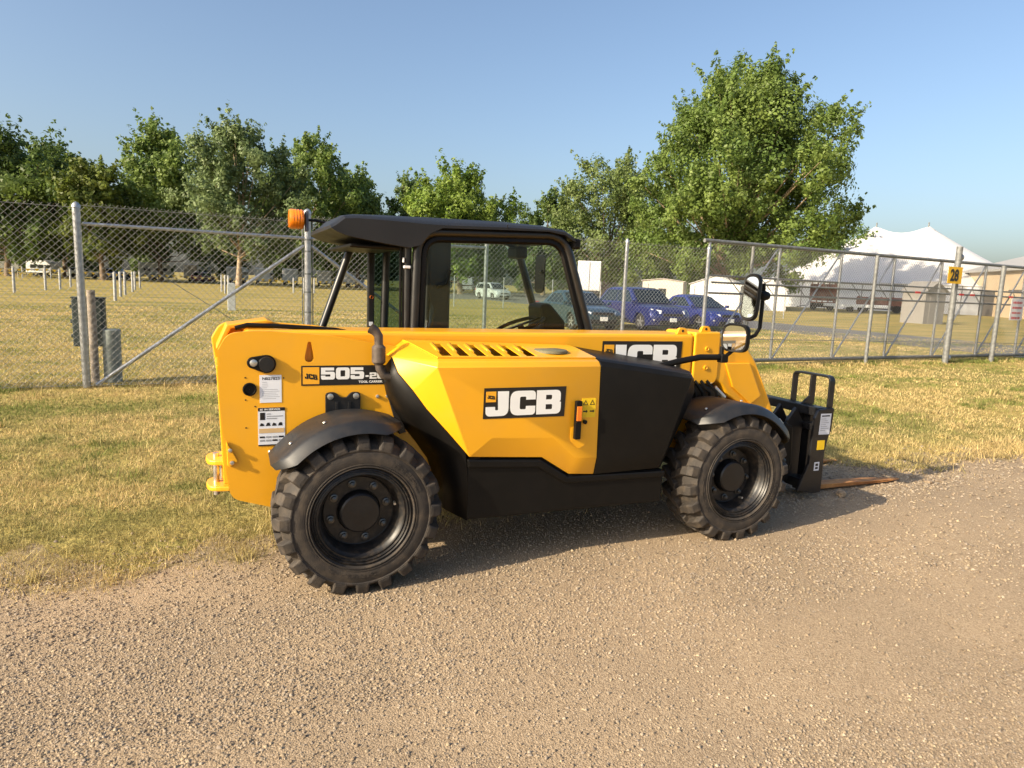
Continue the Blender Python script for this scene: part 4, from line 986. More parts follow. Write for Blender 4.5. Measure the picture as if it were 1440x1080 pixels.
fpost(-7.4, 2.34, 0.034); fpost(-11.0, 2.34, 0.034)
for dx in (-0.075, 0.075):
    q = fp(0.64+dx); MB().tube([(q.x, q.y, 0.05), (q.x, q.y, 2.42)], 0.009, 6).build('tension_bar', PIPED, F, smooth=50)
a_, b_ = fp(-2.19), fp(0.60)
MB().tube([(a_.x, a_.y, 2.14), (b_.x, b_.y, 2.14)], 0.024, 10).build('brace_rail', PIPE, F, smooth=50)
a_, b_ = fp(0.69), fp(3.56)
MB().tube([(a_.x, a_.y, 2.14), (b_.x, b_.y, 2.18)], 0.024, 10).build('brace_rail', PIPE, F, smooth=50)
a_, b_ = fp(-2.12), fp(0.585); MB().tube([(a_.x, a_.y, 0.03), (b_.x, b_.y, 2.03)], 0.026, 10).build('diagonal_brace', PIPE, F, smooth=50)
a_, b_ = fp(0.695), fp(3.53); MB().tube([(a_.x, a_.y, 2.03), (b_.x, b_.y, 0.05)], 0.026, 10).build('diagonal_brace', PIPE, F, smooth=50)
a_, b_ = fp(-2.18), fp(0.60); MB().tube([(a_.x, a_.y, 2.10), (b_.x, b_.y, 0.25)], 0.005, 6).build('truss_rod', PIPED, F, smooth=50)
for (xa, xb_, z1) in ((-11.0, -2.25, 2.34), (-2.21, 0.575, 2.37), (0.705, 8.5, 2.44)):
    pa, pb = fp(xa)+FN*0.055, fp(xb_)+FN*0.055
    m_ = chain((pa.x, pa.y), (pb.x, pb.y), 0.03, z1).build('wire_mesh', LINK, F, fix=False); m_['kind'] = 'stuff'
    MB().tube([(pa.x, pa.y, z1-0.004), (pb.x, pb.y, z1-0.004)], 0.003, 5).build('tension_wire', LINK, F)
    MB().tube([(pa.x, pa.y, 0.035), (pb.x, pb.y, 0.035)], 0.003, 5).build('tension_wire', LINK, F)

# ---- cantilever sliding gate
GA = Vector((8.70, 8.20, 0)); gd = Vector((8.3, 0.55, 0)).normalized(); GN = Vector((gd.y, -gd.x, 0))
def gp(s, z, off=0.0): q = GA+gd*s+GN*off; return (q.x, q.y, z)
G = empty('sliding_gate', gp(6, 0)); tag(G, 'long galvanised cantilever sliding gate of pipes and chain link with diagonal braces', 'gate')
LG = 15.0
def pipe(a, b, r, nm, m=PIPE, n=10): return MB().tube([a, b], r, n).build(nm, m, G, smooth=50)
pipe(gp(-0.12, 2.64), gp(LG, 2.655), 0.042, 'top_rail', PIPED); pipe(gp(0, 0.14), gp(LG, 0.14), 0.042, 'bottom_rail', PIPED)
for z_ in (1.94, 1.80, 1.58): pipe(gp(0.1, z_, 0.05 if z_ == 1.80 else 0.0), gp(LG, z_, 0.05 if z_ == 1.80 else 0.0), 0.022, 'middle_rail', PIPED, 8)
vs = [0.03, 2.08, 4.13, 6.1, 8.06, 10.1, 12.1, 14.1]
for s_ in vs: pipe(gp(s_, 0.14), gp(s_, 2.64), 0.032, 'upright')
for i in range(len(vs)-1):
    pipe(gp(vs[i]+0.06, 0.18), gp(vs[i+1]-0.06, 2.60), 0.020, 'diagonal', PIPE, 8)
for k in range(14):
    s_ = 0.6+k*1.0; pipe(gp(s_, 1.94, -0.02), gp(s_+0.42, 1.60, -0.02), 0.010, 'truss_web', PIPED, 6)
pipe(gp(0.1, 0.63, 0.06), gp(LG, 0.44, 0.06), 0.007, 'steel_cable', PIPED, 6)
pa, pb = gp(0.05, 0, 0.045), gp(LG, 0, 0.045)
m_ = chain((pa[0], pa[1]), (pb[0], pb[1]), 0.16, 2.60, rad=0.0030, top_barb=0.0).build('wire_mesh', LINK, G, fix=False); m_['kind'] = 'stuff'
# red reflectors clipped on the rails
REDP = mat('red_reflector', (0.55, 0.03, 0.03), 0.4, var=0.1)
for (s_, z_) in ((7.05, 1.80), (8.95, 1.80), (9.45, 1.80), (11.35, 1.80)):
    q = gp(s_, z_, 0.085); MB().box(q, (0.20, 0.012, 0.05), Matrix.Rotation(0.066, 3, 'Z')).build('reflector', REDP, G, bevel=0.003)

# ---- support posts of the gate, each its own thing
def roller_post(x, y, h, r, lab, roll):
    t = empty('gate_post', (x, y, 0)); tag(t, lab, 'post', 'posts that carry the sliding gate')
    MB().tube([(x, y, -0.02), (x, y, h)], r, 16).build('pipe', PIPED, t, smooth=50)
    if roll:
        for z_ in (2.74, 0.03+0.10):
            MB().tube([(x+0.02, y+0.0, z_), (x+0.22, y+0.10, z_)], 0.018, 8).build('axle', PIPED, t, smooth=50)
            for k in (0, 1):
                MB().lathe([(-0.03, 0.02), (-0.03, 0.085), (-0.012, 0.095), (0.012, 0.095), (0.03, 0.085), (0.03, 0.02)], (x+0.12+0.09*k, y+0.05+0.045*k, z_), 'x', 18).build('roller', PIPE, t, smooth=40)
    return t
roller_post(13.86, 8.36, 2.62, 0.042, 'slim pipe post between the uprights of the sliding gate', False)
roller_post(16.85, 8.40, 3.0, 0.075, 'thick tall pipe post with rollers carrying the yellow number sign', True)
roller_post(19.0, 8.55, 2.62, 0.060, 'pipe post beside the red lettered notice on the gate', False)
roller_post(10.12, 8.45, 2.62, 0.036, 'pipe post next to the telehandler mirror at the gate end', False)
roller_post(20.4, 8.35, 1.5, 0.05, 'short pale pipe post at the end of the gate', False)
# number sign 28
sn = empty('number_sign', (16.62, 8.30, 2.17)); tag(sn, 'yellow metal plate with black number 28 on tall gate post', 'sign')
SX = Vector((0.9977, 0.067, 0))
MB().box((16.62, 8.28, 2.27), (0.60, 0.008, 0.42), Matrix.Rotation(0.067, 3, 'Z')).build('plate', mat('sign_yellow', (0.85, 0.48, 0.012), 0.5, var=0.06), sn, bevel=0.003)
text('digits', '28', INK, Vector((16.62, 8.271, 2.135))-SX*0.205, SX, (0, 0, 1), 0.40, sn, bold=0.014, sx=0.88, thick=0.002)
MB().box((16.80, 8.315, 2.27), (0.05, 0.05, 0.30)).build('bracket', PIPED, sn)
# white notice with red lettering
nt_ = empty('notice_board', gp(11.75, 1.16)); tag(nt_, 'white rectangular notice with red lettering hung on the gate rails', 'sign')
c_ = gp(11.72, 1.46, 0.09)
MB().box(c_, (0.66, 0.008, 0.62), Matrix.Rotation(0.066, 3, 'Z')).build('board', mat('notice_white', (0.66, 0.62, 0.60), 0.5, var=0.08), nt_, bevel=0.004)
RI = mat('notice_red', (0.45, 0.05, 0.05), 0.5, var=0.05)
rr2 = random.Random(4)
for k in range(4):      # four lines of red print, too worn to read
    u = -0.24
    while u < 0.22:
        wd = rr2.uniform(0.02, 0.05); hh_ = 0.07 if k != 2 else 0.055
        q = Vector(c_)+GN*0.0055+gd*(u+wd/2)+Vector((0, 0, 0.19-0.145*k))
        MB().box(q, (wd, 0.002, hh_*rr2.uniform(0.75, 1)), Matrix.Rotation(0.066, 3, 'Z')).build('print_mark', RI, nt_)
        u += wd+rr2.uniform(0.012, 0.025)

# ---- electric box on timber post, concrete cylinder
ub = empty('utility_box', (-2.27, 7.62, 0)); tag(ub, 'dark green electrical box on a weathered timber post behind the fence', 'utility box')
TIM = mat('weathered_timber', (0.30, 0.25, 0.20), 0.9, var=0.35, scale=20, bump=0.4, bscale=60)
MB().tube([(-2.185, 7.62, -0.02), (-2.195, 7.62, 1.28)], 0.052, 10).build('timber_post', TIM, ub, smooth=50)
DG = mat('box_green', (0.040, 0.055, 0.050), 0.55, var=0.2, scale=6)
bx_ = MB().span((-2.44, 7.69, 0.50), (-2.05, 7.86, 1.16)).build('cabinet', DG, ub, bevel=0.012)
MB().span((-2.45, 7.68, 1.162), (-2.04, 7.875, 1.18)).build('cabinet_lid', DG, bx_, bevel=0.005)
for z_ in (0.62, 0.82, 1.02): MB().span((-2.465, 7.72, z_), (-2.442, 7.76, z_+0.05)).build('hinge', DG, bx_, bevel=0.004)
cc = MB().lathe([(0.0, 0.115), (0.70, 0.115), (0.715, 0.118), (0.735, 0.118), (0.745, 0.10), (0.75, 0.001)], (-1.98, 7.70, 0), 'z', 24)
tag(cc.build('cable_pedestal', mat('pedestal_grey', (0.22, 0.25, 0.23), 0.6, var=0.2, scale=9), None, smooth=40), 'grey green cylindrical cable pedestal beside the timber post', 'pedestal')
# ------------------------------------------------------------------ trees
BARK = mat('bark', (0.20, 0.145, 0.095), 0.95, var=0.35, scale=3, bump=0.6, bscale=12)
BARKL = mat('pale_bark', (0.36, 0.27, 0.18), 0.95, var=0.3, scale=3, bump=0.5, bscale=12)
LEAF = mat_attr('leaf', 0.50, 0.42, 0.35)
def tree_meshes(seed, H, W_, base, c1, c2, nl, leaf, lobes, trunk_r, bark, fork=0.35, droop=0.0, lean=0.0):
    """returns (trunk mesh builder, leaf verts, colours), standing at the origin"""
    q = np.random.RandomState(seed); tb = MB(); nl = int(nl*1.2)
    top = H*0.93
    # trunk
    def wob(z): return lean*z+0.02*H*math.sin(z/H*4+seed), 0.02*H*math.cos(z/H*3.1+seed*2)
    zs = np.linspace(0, H*0.70, 7)
    tb.tube([(wob(z)[0], wob(z)[1], z-0.05) for z in zs], [trunk_r*(1.35 if z == 0 else 1)*(1-0.80*z/(H*0.72)) for z in zs], 9)
    hc = (H-base); cc, cr, cs, cd = [], [], [], []
    for k in range(lobes):
        u = (k+0.5)/lobes
        z = base+hc*(0.04+0.86*u)+q.uniform(-0.03, 0.03)*hc
        prof = math.sin(math.pi*min(0.97, max(0.06, u*0.86+0.12)))**0.55
        a = k*2.399+q.uniform(-0.7, 0.7); rr_ = W_/2*prof*q.uniform(0.30, 0.92)
        cx_, cy_ = wob(z); s = W_*q.uniform(0.085, 0.15)*(18/lobes)**0.33
        c = np.array((cx_+rr_*math.cos(a), cy_+rr_*math.sin(a), z)); vs = q.uniform(0.9, 1.6)
        out = np.array((math.cos(a)*0.7, math.sin(a)*0.7, 0.35+0.9*u)); out /= np.linalg.norm(out)
        z0 = base*0.75+(z-base)*q.uniform(0.2, 0.5); bx_, by_ = wob(z0)
        e = Vector(c); b0 = Vector((bx_, by_, z0)); mp_ = b0.lerp(e, 0.5)+Vector((0, 0, -0.04*H*q.rand()))
        tb.tube([b0, mp_, b0.lerp(e, 1.05)], [trunk_r*0.36, trunk_r*0.20, trunk_r*0.05], 6)
        m = 15
        d = q.normal(size=(m, 3)); d /= np.linalg.norm(d, axis=1)[:, None]
        cc.append(c+d*np.array((s, s, s*vs))*q.uniform(0.45, 1.15, (m, 1))); cr.append(s*q.uniform(0.28, 0.55, m)); cs.append(q.uniform(0.8, 1.5, m)); cd.append(d*0.6+out*0.6)
        # shoots that break the outline
        for t in range(3):
            o_ = out+q.normal(0, 0.35, 3); o_ /= np.linalg.norm(o_); n_ = 4; L_ = s*q.uniform(0.9, 1.6)
            cc.append(c+o_[None]*(s*0.7+L_*np.linspace(0.1, 1, n_))[:, None]); cr.append(s*np.linspace(0.34, 0.12, n_)); cs.append(np.full(n_, 1.3)); cd.append(np.repeat(o_[None], n_, 0))
    for u in np.linspace(0.12, 0.85, 7):     # inner mass
        z = base+hc*u; cx_, cy_ = wob(z); w_ = W_*0.30*math.sin(math.pi*min(0.95, u*0.85+0.12)); m = 9
        d = q.normal(size=(m, 3)); cc.append(np.array((cx_, cy_, z))+d*np.array((w_*0.6, w_*0.6, hc*0.05))); cr.append(np.full(m, w_*0.30)); cs.append(np.ones(m)); cd.append(d)
    cc = np.concatenate(cc); cr = np.concatenate(cr); cs = np.concatenate(cs); cd = np.concatenate(cd)
    pr = cr**1.7; idx = q.choice(len(cc), nl, p=pr/pr.sum())
    d = q.normal(size=(nl, 3)); d /= np.linalg.norm(d, axis=1)[:, None]
    off = d*(cr[idx]*q.rand(nl)**0.4)[:, None]; off[:, 2] *= cs[idx]
    pos = cc[idx]+off
    pos[:, 2] = np.maximum(pos[:, 2], base*0.5+q.rand(nl)*base*0.6)
    nrm = d*0.75+cd[idx]*0.45+q.normal(0, 0.38, (nl, 3)); nrm /= np.linalg.norm(nrm, axis=1)[:, None]
    t1 = np.cross(nrm, q.normal(size=(nl, 3))); t1 /= np.linalg.norm(t1, axis=1)[:, None]; t2 = np.cross(nrm, t1)
    s = 0.88*leaf*q.uniform(0.5, 1.4, nl)[:, None]
    V = np.stack([pos-t1*s*0.9, pos+t2*s*0.55, pos+t1*s, pos-t2*s*0.55], 1).reshape(-1, 3)
    cv = q.rand(len(cc))[idx]
    C = np.array(c1)*(1-cv[:, None])+np.array(c2)*cv[:, None]; C = C*q.uniform(0.7, 1.3, (nl, 1))
    return tb, V, C
def tree(name, loc, label, group=None, **kw):
    bark = kw.get('bark', BARK)
    tb, V, C = tree_meshes(**kw)
    t = empty(name, (0, 0, 0)); tag(t, label, 'tree', group)
    tb.build('trunk', bark, t, smooth=60, fix=False); np_mesh('crown', V, 4, LEAF, C, t)
    t.location = (loc[0], loc[1], 0)
    return t
dk = ((0.070, 0.120, 0.028), (0.150, 0.210, 0.048)); md_ = ((0.110, 0.175, 0.036), (0.210, 0.280, 0.066)); lt = ((0.130, 0.185, 0.050), (0.220, 0.275, 0.090)); br = ((0.125, 0.205, 0.028), (0.225, 0.300, 0.050))
yl = ((0.100, 0.145, 0.024), (0.180, 0.215, 0.040)); gy = ((0.125, 0.180, 0.065), (0.220, 0.285, 0.120))
def tr_(nm, loc, H, W_, base, cols, label, seed, nl=13000, leaf=0.30, lobes=18, r_=0.35, bark=None, **k):
    return tree(nm, loc, label, seed=seed, H=H, W_=W_, base=base, c1=cols[0], c2=cols[1], nl=nl, leaf=leaf, lobes=lobes, trunk_r=r_, bark=bark or BARK, **k)
tr_('shade_tree', (-27, 112), 20.2, 24, 3.0, dk, 'dark broad shade tree at the outer end of the tree row', 1, 30000, lobes=34, leaf=0.33)
tr_('shade_tree', (-22.0, 122.9), 20.0, 15, 3.2, dk, 'dark rounded tree behind the yellowing tree', 2, 20000, lobes=24, leaf=0.33)
tr_('yellowing_tree', (-14.3, 103.9), 15.3, 13, 2.6, yl, 'smaller tree with yellowing olive foliage in the row', 3, 18000, lobes=22)
tr_('shade_tree', (-7.6, 114.5), 22.5, 21, 3.4, md_, 'tall green maple with open top beside the yellowing tree', 4, 32000, lobes=34, leaf=0.32)
tr_('silver_maple', (2.9, 96.7), 21.5, 17.5, 4.2, gy, 'pale silvery green tree with a light forked trunk behind the fence', 5, 32000, bark=BARKL, leaf=0.26, lobes=32)
tr_('shade_tree', (13.2, 110.9), 23.5, 17, 3.4, md_, 'tall dense green tree between silvery tree and cab roof', 6, 28000, lobes=30, leaf=0.31)
tr_('shade_tree', (22.5, 119.4), 20.2, 17, 3.0, md_, 'green tree sloping down behind the cab roof', 7, 24000, lobes=28, leaf=0.32)
tr_('shade_tree', (33.0, 122.4), 21.0, 11, 2.5, dk, 'narrow dark tree next to the bright green rounded tree', 8, 13000)
tr_('lime_tree', (30.6, 86.5), 16.6, 18, 1.5, br, 'bright green rounded tree above the telehandler cab', 9, 34000, leaf=0.26, lobes=36)
tr_('shade_tree', (43.5, 112.1), 17.2, 12, 2, gy, 'greyish green small tree beside the bright green tree', 10, 13000)
tr_('shade_tree', (52.3, 104.4), 17.8, 15, 2, dk, 'dark tree with ragged top above the windscreen', 11, 18000, lobes=22)
tr_('soft_green_tree', (57.3, 92.0), 21.2, 24, 1.0, lt, 'soft light green feathery tree beside the giant maple', 12, 44000, leaf=0.26, lobes=40)
tr_('giant_maple', (52.7, 59.4), 26.4, 29, 3.6, md_, 'very large spreading maple standing by the white tent', 13, 120000, leaf=0.22, lobes=80, r_=0.60, bark=BARKL, lean=0.085)
tr_('shade_tree', (94.0, 80.3), 12.5, 16, 1.5, dk, 'low dark tree peeking out behind the giant maple', 14, 10000)
# far row that closes the view under the crowns
tb, V, C = tree_meshes(21, 14, 15, 0.8, dk[0], dk[1], 9000, 0.42, 16, 0.3, BARK)
r0 = empty('background_tree', (0, 0, 0)); tb.build('trunk', BARK, r0, smooth=60, fix=False); np_mesh('crown', V, 4, LEAF, C, r0)
tag(r0, 'dark tree in the far row closing the view under the crowns', 'tree', 'far row of dark trees')
rr_ = random.Random(3)
pos = [(-52+10.5*i+rr_.uniform(-2, 2), 138+0.0*i+rr_.uniform(-4, 5)) for i in range(13)]+[(86+9*i, 118-12*i+rr_.uniform(-3, 3)) for i in range(-1, 1)]+[(62, 106), (70, 94), (66, 80)]
for i, (x_, y_) in enumerate(pos):
    o = r0 if i == 0 else copy_tree(r0)
    s_ = rr_.uniform(0.60, 0.80) if i < 13 else 0.50
    o.location = (x_, y_, 0); o.rotation_euler = (0, 0, rr_.uniform(0, 6.28)); o.scale = (s_, s_, s_)
    if i >= 13: o['label'] = 'small dark tree filling in behind the box trailer and white sheds'; o['group'] = 'small trees behind the sheds'

# ------------------------------------------------------------------ cars
CGL = mat('car_glass', (0.012, 0.018, 0.020), 0.06, spec=0.7)
TYR = mat('car_tyre', (0.015, 0.015, 0.015), 0.8, var=0.2)
ALLOY = mat('alloy', (0.55, 0.55, 0.56), 0.3, 0.8, var=0.1)
LAMP = mat('headlamp', (0.75, 0.76, 0.74), 0.12, 0.3, var=0.1)
TRIM = mat('car_trim', (0.012, 0.012, 0.013), 0.5, var=0.2)
PLATE = mat('number_plate', (0.72, 0.74, 0.72), 0.5, var=0.05)
RED = mat('tail_lamp', (0.45, 0.012, 0.012), 0.2, var=0.1)
def car(name, loc, rz, paint, label, L=4.5, Wd=1.84, H=1.68, kind='suv', group=None, wr=0.34, detail=True):
    t = empty(name, (0, 0, 0)); tag(t, label, 'car', group)
    h = L/2; gc = 0.20; hood = {'suv': 0.98, 'sedan': 0.86, 'van': 1.0}[kind]; belt = {'suv': 1.06, 'sedan': 0.95, 'van': 1.08}[kind]
    xf, xr = h-0.92, -h+0.88
    def arch(xc):   # wheel arch, rear to front
        return [(xc+(wr+0.06)*math.cos(a), wr+(wr+0.06)*math.sin(a)) for a in np.linspace(math.pi+0.25, -0.25, 9)]
    wsx = {'suv': h-1.28, 'sedan': h-1.25, 'van': h-0.98}[kind]     # foot of the windscreen
    tail = {'suv': -h+0.05, 'sedan': -h+0.85, 'van': -h+0.05}[kind]
    low = [(-h+0.04, 0.34)]+[(xr-(wr+0.14), gc)]+arch(xr)+arch(xf)+[(xf+wr+0.14, gc), (h-0.10, gc+0.05), (h-0.01, 0.42), (h, 0.60), (h-0.06, hood-0.20), (h-0.22, hood-0.06), (h-0.60, hood+0.01), (wsx, belt),
           (tail+0.15, belt+0.02), (-h+0.03, belt-0.04 if kind != 'sedan' else belt+0.0), (-h, 0.72)]
    ys = [-1, -0.955, -0.80, -0.4, 0, 0.4, 0.80, 0.955, 1]; mb = MB(); n = len(low)
    for v in ys:
        av = abs(v)
        for (x_, z_) in low:
            cf = 1-0.10*av**5 if x_ > 0 else 1-0.06*av**5
            zz = z_-(0.05*av**4 if z_ > 0.7 else 0)
            mb.v.append((x_*cf, v*Wd/2*(1-0.03*(abs(z_-0.65)/0.5)**2), zz))
    for k in range(len(ys)-1):
        for i in range(n): mb.f.append((k*n+i, k*n+(i+1) % n, (k+1)*n+(i+1) % n, (k+1)*n+i))
    mb.f += [tuple(range(n)), tuple((len(ys)-1)*n+i for i in range(n-1, -1, -1))]
    body = mb.build('body', paint, t, smooth=38)
    # greenhouse
    rl = {'suv': (wsx-0.86, -h+0.55), 'sedan': (wsx-0.95, tail+0.55), 'van': (wsx-1.0, -h+0.30)}[kind]
    gh = [(wsx, belt-0.03), (rl[0]+0.10, H-0.06), (rl[0]-0.25, H), (rl[1]+0.35, H-0.01), (rl[1], H-0.09), (tail+0.02, belt-0.03)]
    def gy_(z_): return Wd/2*(0.955-0.20*(z_-belt)/(H-belt))
    mb = MB(); n = len(gh)
    for v in (-1, -0.93, 0, 0.93, 1):
        for (x_, z_) in gh: mb.v.append((x_, v*gy_(z_), z_-(0.025 if abs(v) == 1 and z_ > belt+0.1 else 0)+(0.02 if v == 0 and z_ > belt+0.1 else 0)))
    for k in range(4):
        for i in range(n): mb.f.append((k*n+i, k*n+(i+1) % n, (k+1)*n+(i+1) % n, (k+1)*n+i))
    mb.f += [tuple(range(n)), tuple(4*n+i for i in range(n-1, -1, -1))]
    mb.build('cabin', paint, t, smooth=40)
    # glass panels, slightly proud
    def lerp2(p, q_, s): return (p[0]+(q_[0]-p[0])*s, p[1]+(q_[1]-p[1])*s)
    for sg in (-1, 1):
        z0, z1 = belt+0.03, H-0.115
        def fx(z_): s = (z_-gh[0][1])/(gh[1][1]-gh[0][1]); return gh[0][0]+(gh[1][0]-gh[0][0])*s
        def bx2(z_): s = (z_-gh[5][1])/(gh[4][1]-gh[5][1]); return gh[5][0]+(gh[4][0]-gh[5][0])*s
        cuts = [0.06, 0.50, 0.515, 0.86, 0.875, 0.985] if kind != 'sedan' else [0.08, 0.53, 0.545, 0.90]
        for a_, b_ in zip(cuts[::2], cuts[1::2]):
            q = []
            for (s, z_) in ((a_, z0), (b_, z0), (b_, z1), (a_, z1)):
                xa, xb_ = fx(z_)-0.10, bx2(z_)+0.10; q.append((xa+(xb_-xa)*s, sg*(gy_(z_)+0.004), z_))
            MB().add(q, [(0, 1, 2, 3)]).build('side_window', CGL, t)
        # wheels
        for xc in (xf, xr):
            w_ = MB().lathe([(-0.10, wr*0.62), (-0.105, wr*0.92), (-0.08, wr), (0.08, wr), (0.105, wr*0.92), (0.10, wr*0.62)], (xc, sg*(Wd/2-0.10), wr), 'y', 24).build('wheel', TYR, t, smooth=40)
            MB().lathe([(sg*0.06, wr*0.05), (sg*0.07, wr*0.55), (sg*0.098, wr*0.64)], (xc, sg*(Wd/2-0.10), wr), 'y', 20).build('rim', TRIM, w_, smooth=40)
            if detail:
                for k in range(5):
                    a = 2*math.pi*k/5+0.3; c = Vector((xc+math.cos(a)*wr*0.33, sg*(Wd/2-0.10+0.098), wr+math.sin(a)*wr*0.33))
                    MB().box((c.x, c.y-sg*0.012, c.z), (wr*0.62, 0.02, wr*0.20), Matrix.Rotation(-a, 3, 'Y')).build('spoke', ALLOY, w_, bevel=0.008)
        # lamps
        MB().add([(h-0.10, sg*Wd*0.27, hood-0.15), (h-0.33, sg*Wd*0.455, hood-0.10), (h-0.42, sg*Wd*0.465, hood-0.19), (h-0.24, sg*Wd*0.462, hood-0.27), (h-0.045, sg*Wd*0.30, hood-0.27)], [(0, 1, 2, 3, 4)])\
            .build('headlight', LAMP, t).modifiers.new('t', 'SOLIDIFY').thickness = 0.05
        MB().box((h-0.16, sg*Wd*0.39, 0.46), (0.10, 0.20, 0.05)).build('fog_light', LAMP, t, bevel=0.01)
        MB().box((-h+0.07, sg*Wd*0.42, belt-0.10), (0.14, 0.20, 0.20)).build('tail_light', RED, t, bevel=0.03)
        MB().box((wsx-0.10, sg*(Wd/2+0.07), belt+0.06), (0.10, 0.17, 0.12)).build('door_mirror', paint, t, bevel=0.03)
    q = [(gh[0][0]-0.03, s*gy_(belt)*0.93, belt+0.02) for s in (-1, 1)]+[(gh[1][0]+0.035, s*gy_(H-0.1)*0.90, H-0.075) for s in (1, -1)]
    d_ = Vector((0.62, 0, 0.5)).normalized()*0.012
    MB().add([Vector(v)+d_ for v in q], [(0, 1, 2, 3)]).build('windscreen', CGL, t)
    q = [(gh[5][0]+0.02, s*gy_(belt)*0.88, belt+0.08) for s in (-1, 1)]+[(gh[4][0]-0.01, s*gy_(H-0.1)*0.86, H-0.12) for s in (1, -1)]
    MB().add([Vector(v)+Vector((-0.02, 0, 0.008)) for v in q], [(0, 1, 2, 3)]).build('rear_window', CGL, t)
    MB().box((h-0.035, 0, 0.66), (0.08, Wd*0.50, 0.11)).build('grille', TRIM, t, bevel=0.02)
    MB().box((h-0.05, 0, 0.36), (0.12, Wd*0.62, 0.16)).build('lower_grille', TRIM, t, bevel=0.02)
    MB().box((h+0.015, 0, 0.47), (0.02, 0.31, 0.15)).build('licence_plate', PLATE, t, bevel=0.004)
    MB().box((-h-0.01, 0, 0.80), (0.02, 0.31, 0.15)).build('licence_plate', PLATE, t, bevel=0.004)
    MB().box((0, 0, 0.36), (L*0.86, Wd*0.80, 0.26)).build('underbody', TRIM, t)
    t.location = (loc[0], loc[1], 0); t.rotation_euler = (0, 0, rz)
    return t
BLUE = mat('blue_paint', (0.012, 0.020, 0.115), 0.28, 0.3, var=0.05, coat=0.6)
BLUE2 = mat('bright_blue_paint', (0.022, 0.036, 0.19), 0.28, 0.3, var=0.05, coat=0.6)
TEAL = mat('teal_paint', (0.022, 0.055, 0.085), 0.28, 0.3, var=0.05, coat=0.6)
SILV = mat('silver_paint', (0.50, 0.54, 0.55), 0.35, 0.3, var=0.05, coat=0.4)
MAR = mat('maroon_paint', (0.10, 0.018, 0.035), 0.3, 0.2, var=0.05, coat=0.5)
NV = mat('navy_paint', (0.030, 0.060, 0.16), 0.3, 0.2, var=0.05, coat=0.5)
car('parked_car', (12.55, 20.6), -math.pi/2-0.03, TEAL, 'dark teal sedan parked next to the dark blue crossover beyond the fence', 4.5, 1.78, 1.45, 'sedan', wr=0.31)
car('parked_car', (15.75, 20.75), -math.pi/2-0.02, BLUE, 'dark blue crossover with silver wheels parked beyond the fence', 4.5, 1.84, 1.68, 'suv')
car('parked_car', (18.75, 21.0), -math.pi/2+0.02, BLUE2, 'bright blue sedan parked beside the crossover near the gate', 4.45, 1.78, 1.47, 'sedan', wr=0.31)
car('minivan', (26.4, 63.8), -1.42, SILV, 'pale silver minivan standing on the lane seen through the cab', 4.7, 1.85, 1.72, 'van')
car('parked_car', (-2.0, 117), math.pi/2-0.5, MAR, 'maroon car parked with its tail towards the field by trees', 4.6, 1.85, 1.65, 'suv', detail=False)
car('parked_car', (-13.9, 116), math.pi/2-0.35, NV, 'blue car parked by the tree row behind the short posts', 4.6, 1.85, 1.65, 'suv', detail=False)
car('parked_car', (-19.0, 121), 0.2, SILV, 'grey silver car half hidden under the yellowing tree', 4.6, 1.85, 1.55, 'suv', detail=False)

# ------------------------------------------------------------------ campers under the trees
CW = mat('camper_white', (0.74, 0.76, 0.76), 0.4, var=0.06, scale=2)
CB = mat('camper_beige', (0.50, 0.46, 0.38), 0.5, var=0.06, scale=2)
def camper(loc, rz, L, H, m, lab, group=None):
    t = empty('camper_trailer', (0, 0, 0)); tag(t, lab, 'camper', group)
    prof = rounded([(-L/2, 0.55), (L/2-0.5, 0.55), (L/2, 1.0), (L/2-0.1, H-0.5, 0.4), (L/2-0.6, H, 0.3), (-L/2+0.1, H, 0.2)])
    MB().prism(prof, -1.2, 1.2).build('body', m, t, bevel=0.05)
    for sg in (-1, 1):
        for k in range(3): MB().box((-L/2+1.1+k*L*0.28, sg*1.205, H*0.62), (0.9, 0.02, 0.55)).build('window', CGL, t)
        MB().box((0, sg*1.205, 0.95), (L*0.8, 0.02, 0.18)).build('stripe', mat('camper_stripe', (0.12, 0.14, 0.18), 0.5, var=0.05), t)
        for k in (-0.5, 0.35): MB().lathe([(-0.1, 0.2), (-0.1, 0.36), (0.1, 0.36), (0.1, 0.2)], (k, sg*1.08, 0.36), 'y', 16).build('wheel', TYR, t, smooth=40)
    MB().box((-L/2+0.2, 0, 0.5), (0.3, 1.6, 0.15)).build('bumper', TRIM, t)
    MB().tube([(L/2-0.3, 0, 0.52), (L/2+1.0, 0, 0.48)], 0.06, 6).build('drawbar', TRIM, t)
    MB().tube([(L/2+0.9, 0, -0.01), (L/2+0.9, 0, 0.5)], 0.04, 6).build('jack_leg', TRIM, t)
    t.location = (loc[0], loc[1], 0); t.rotation_euler = (0, 0, rz)
cg = 'camper trailers under the tree row'
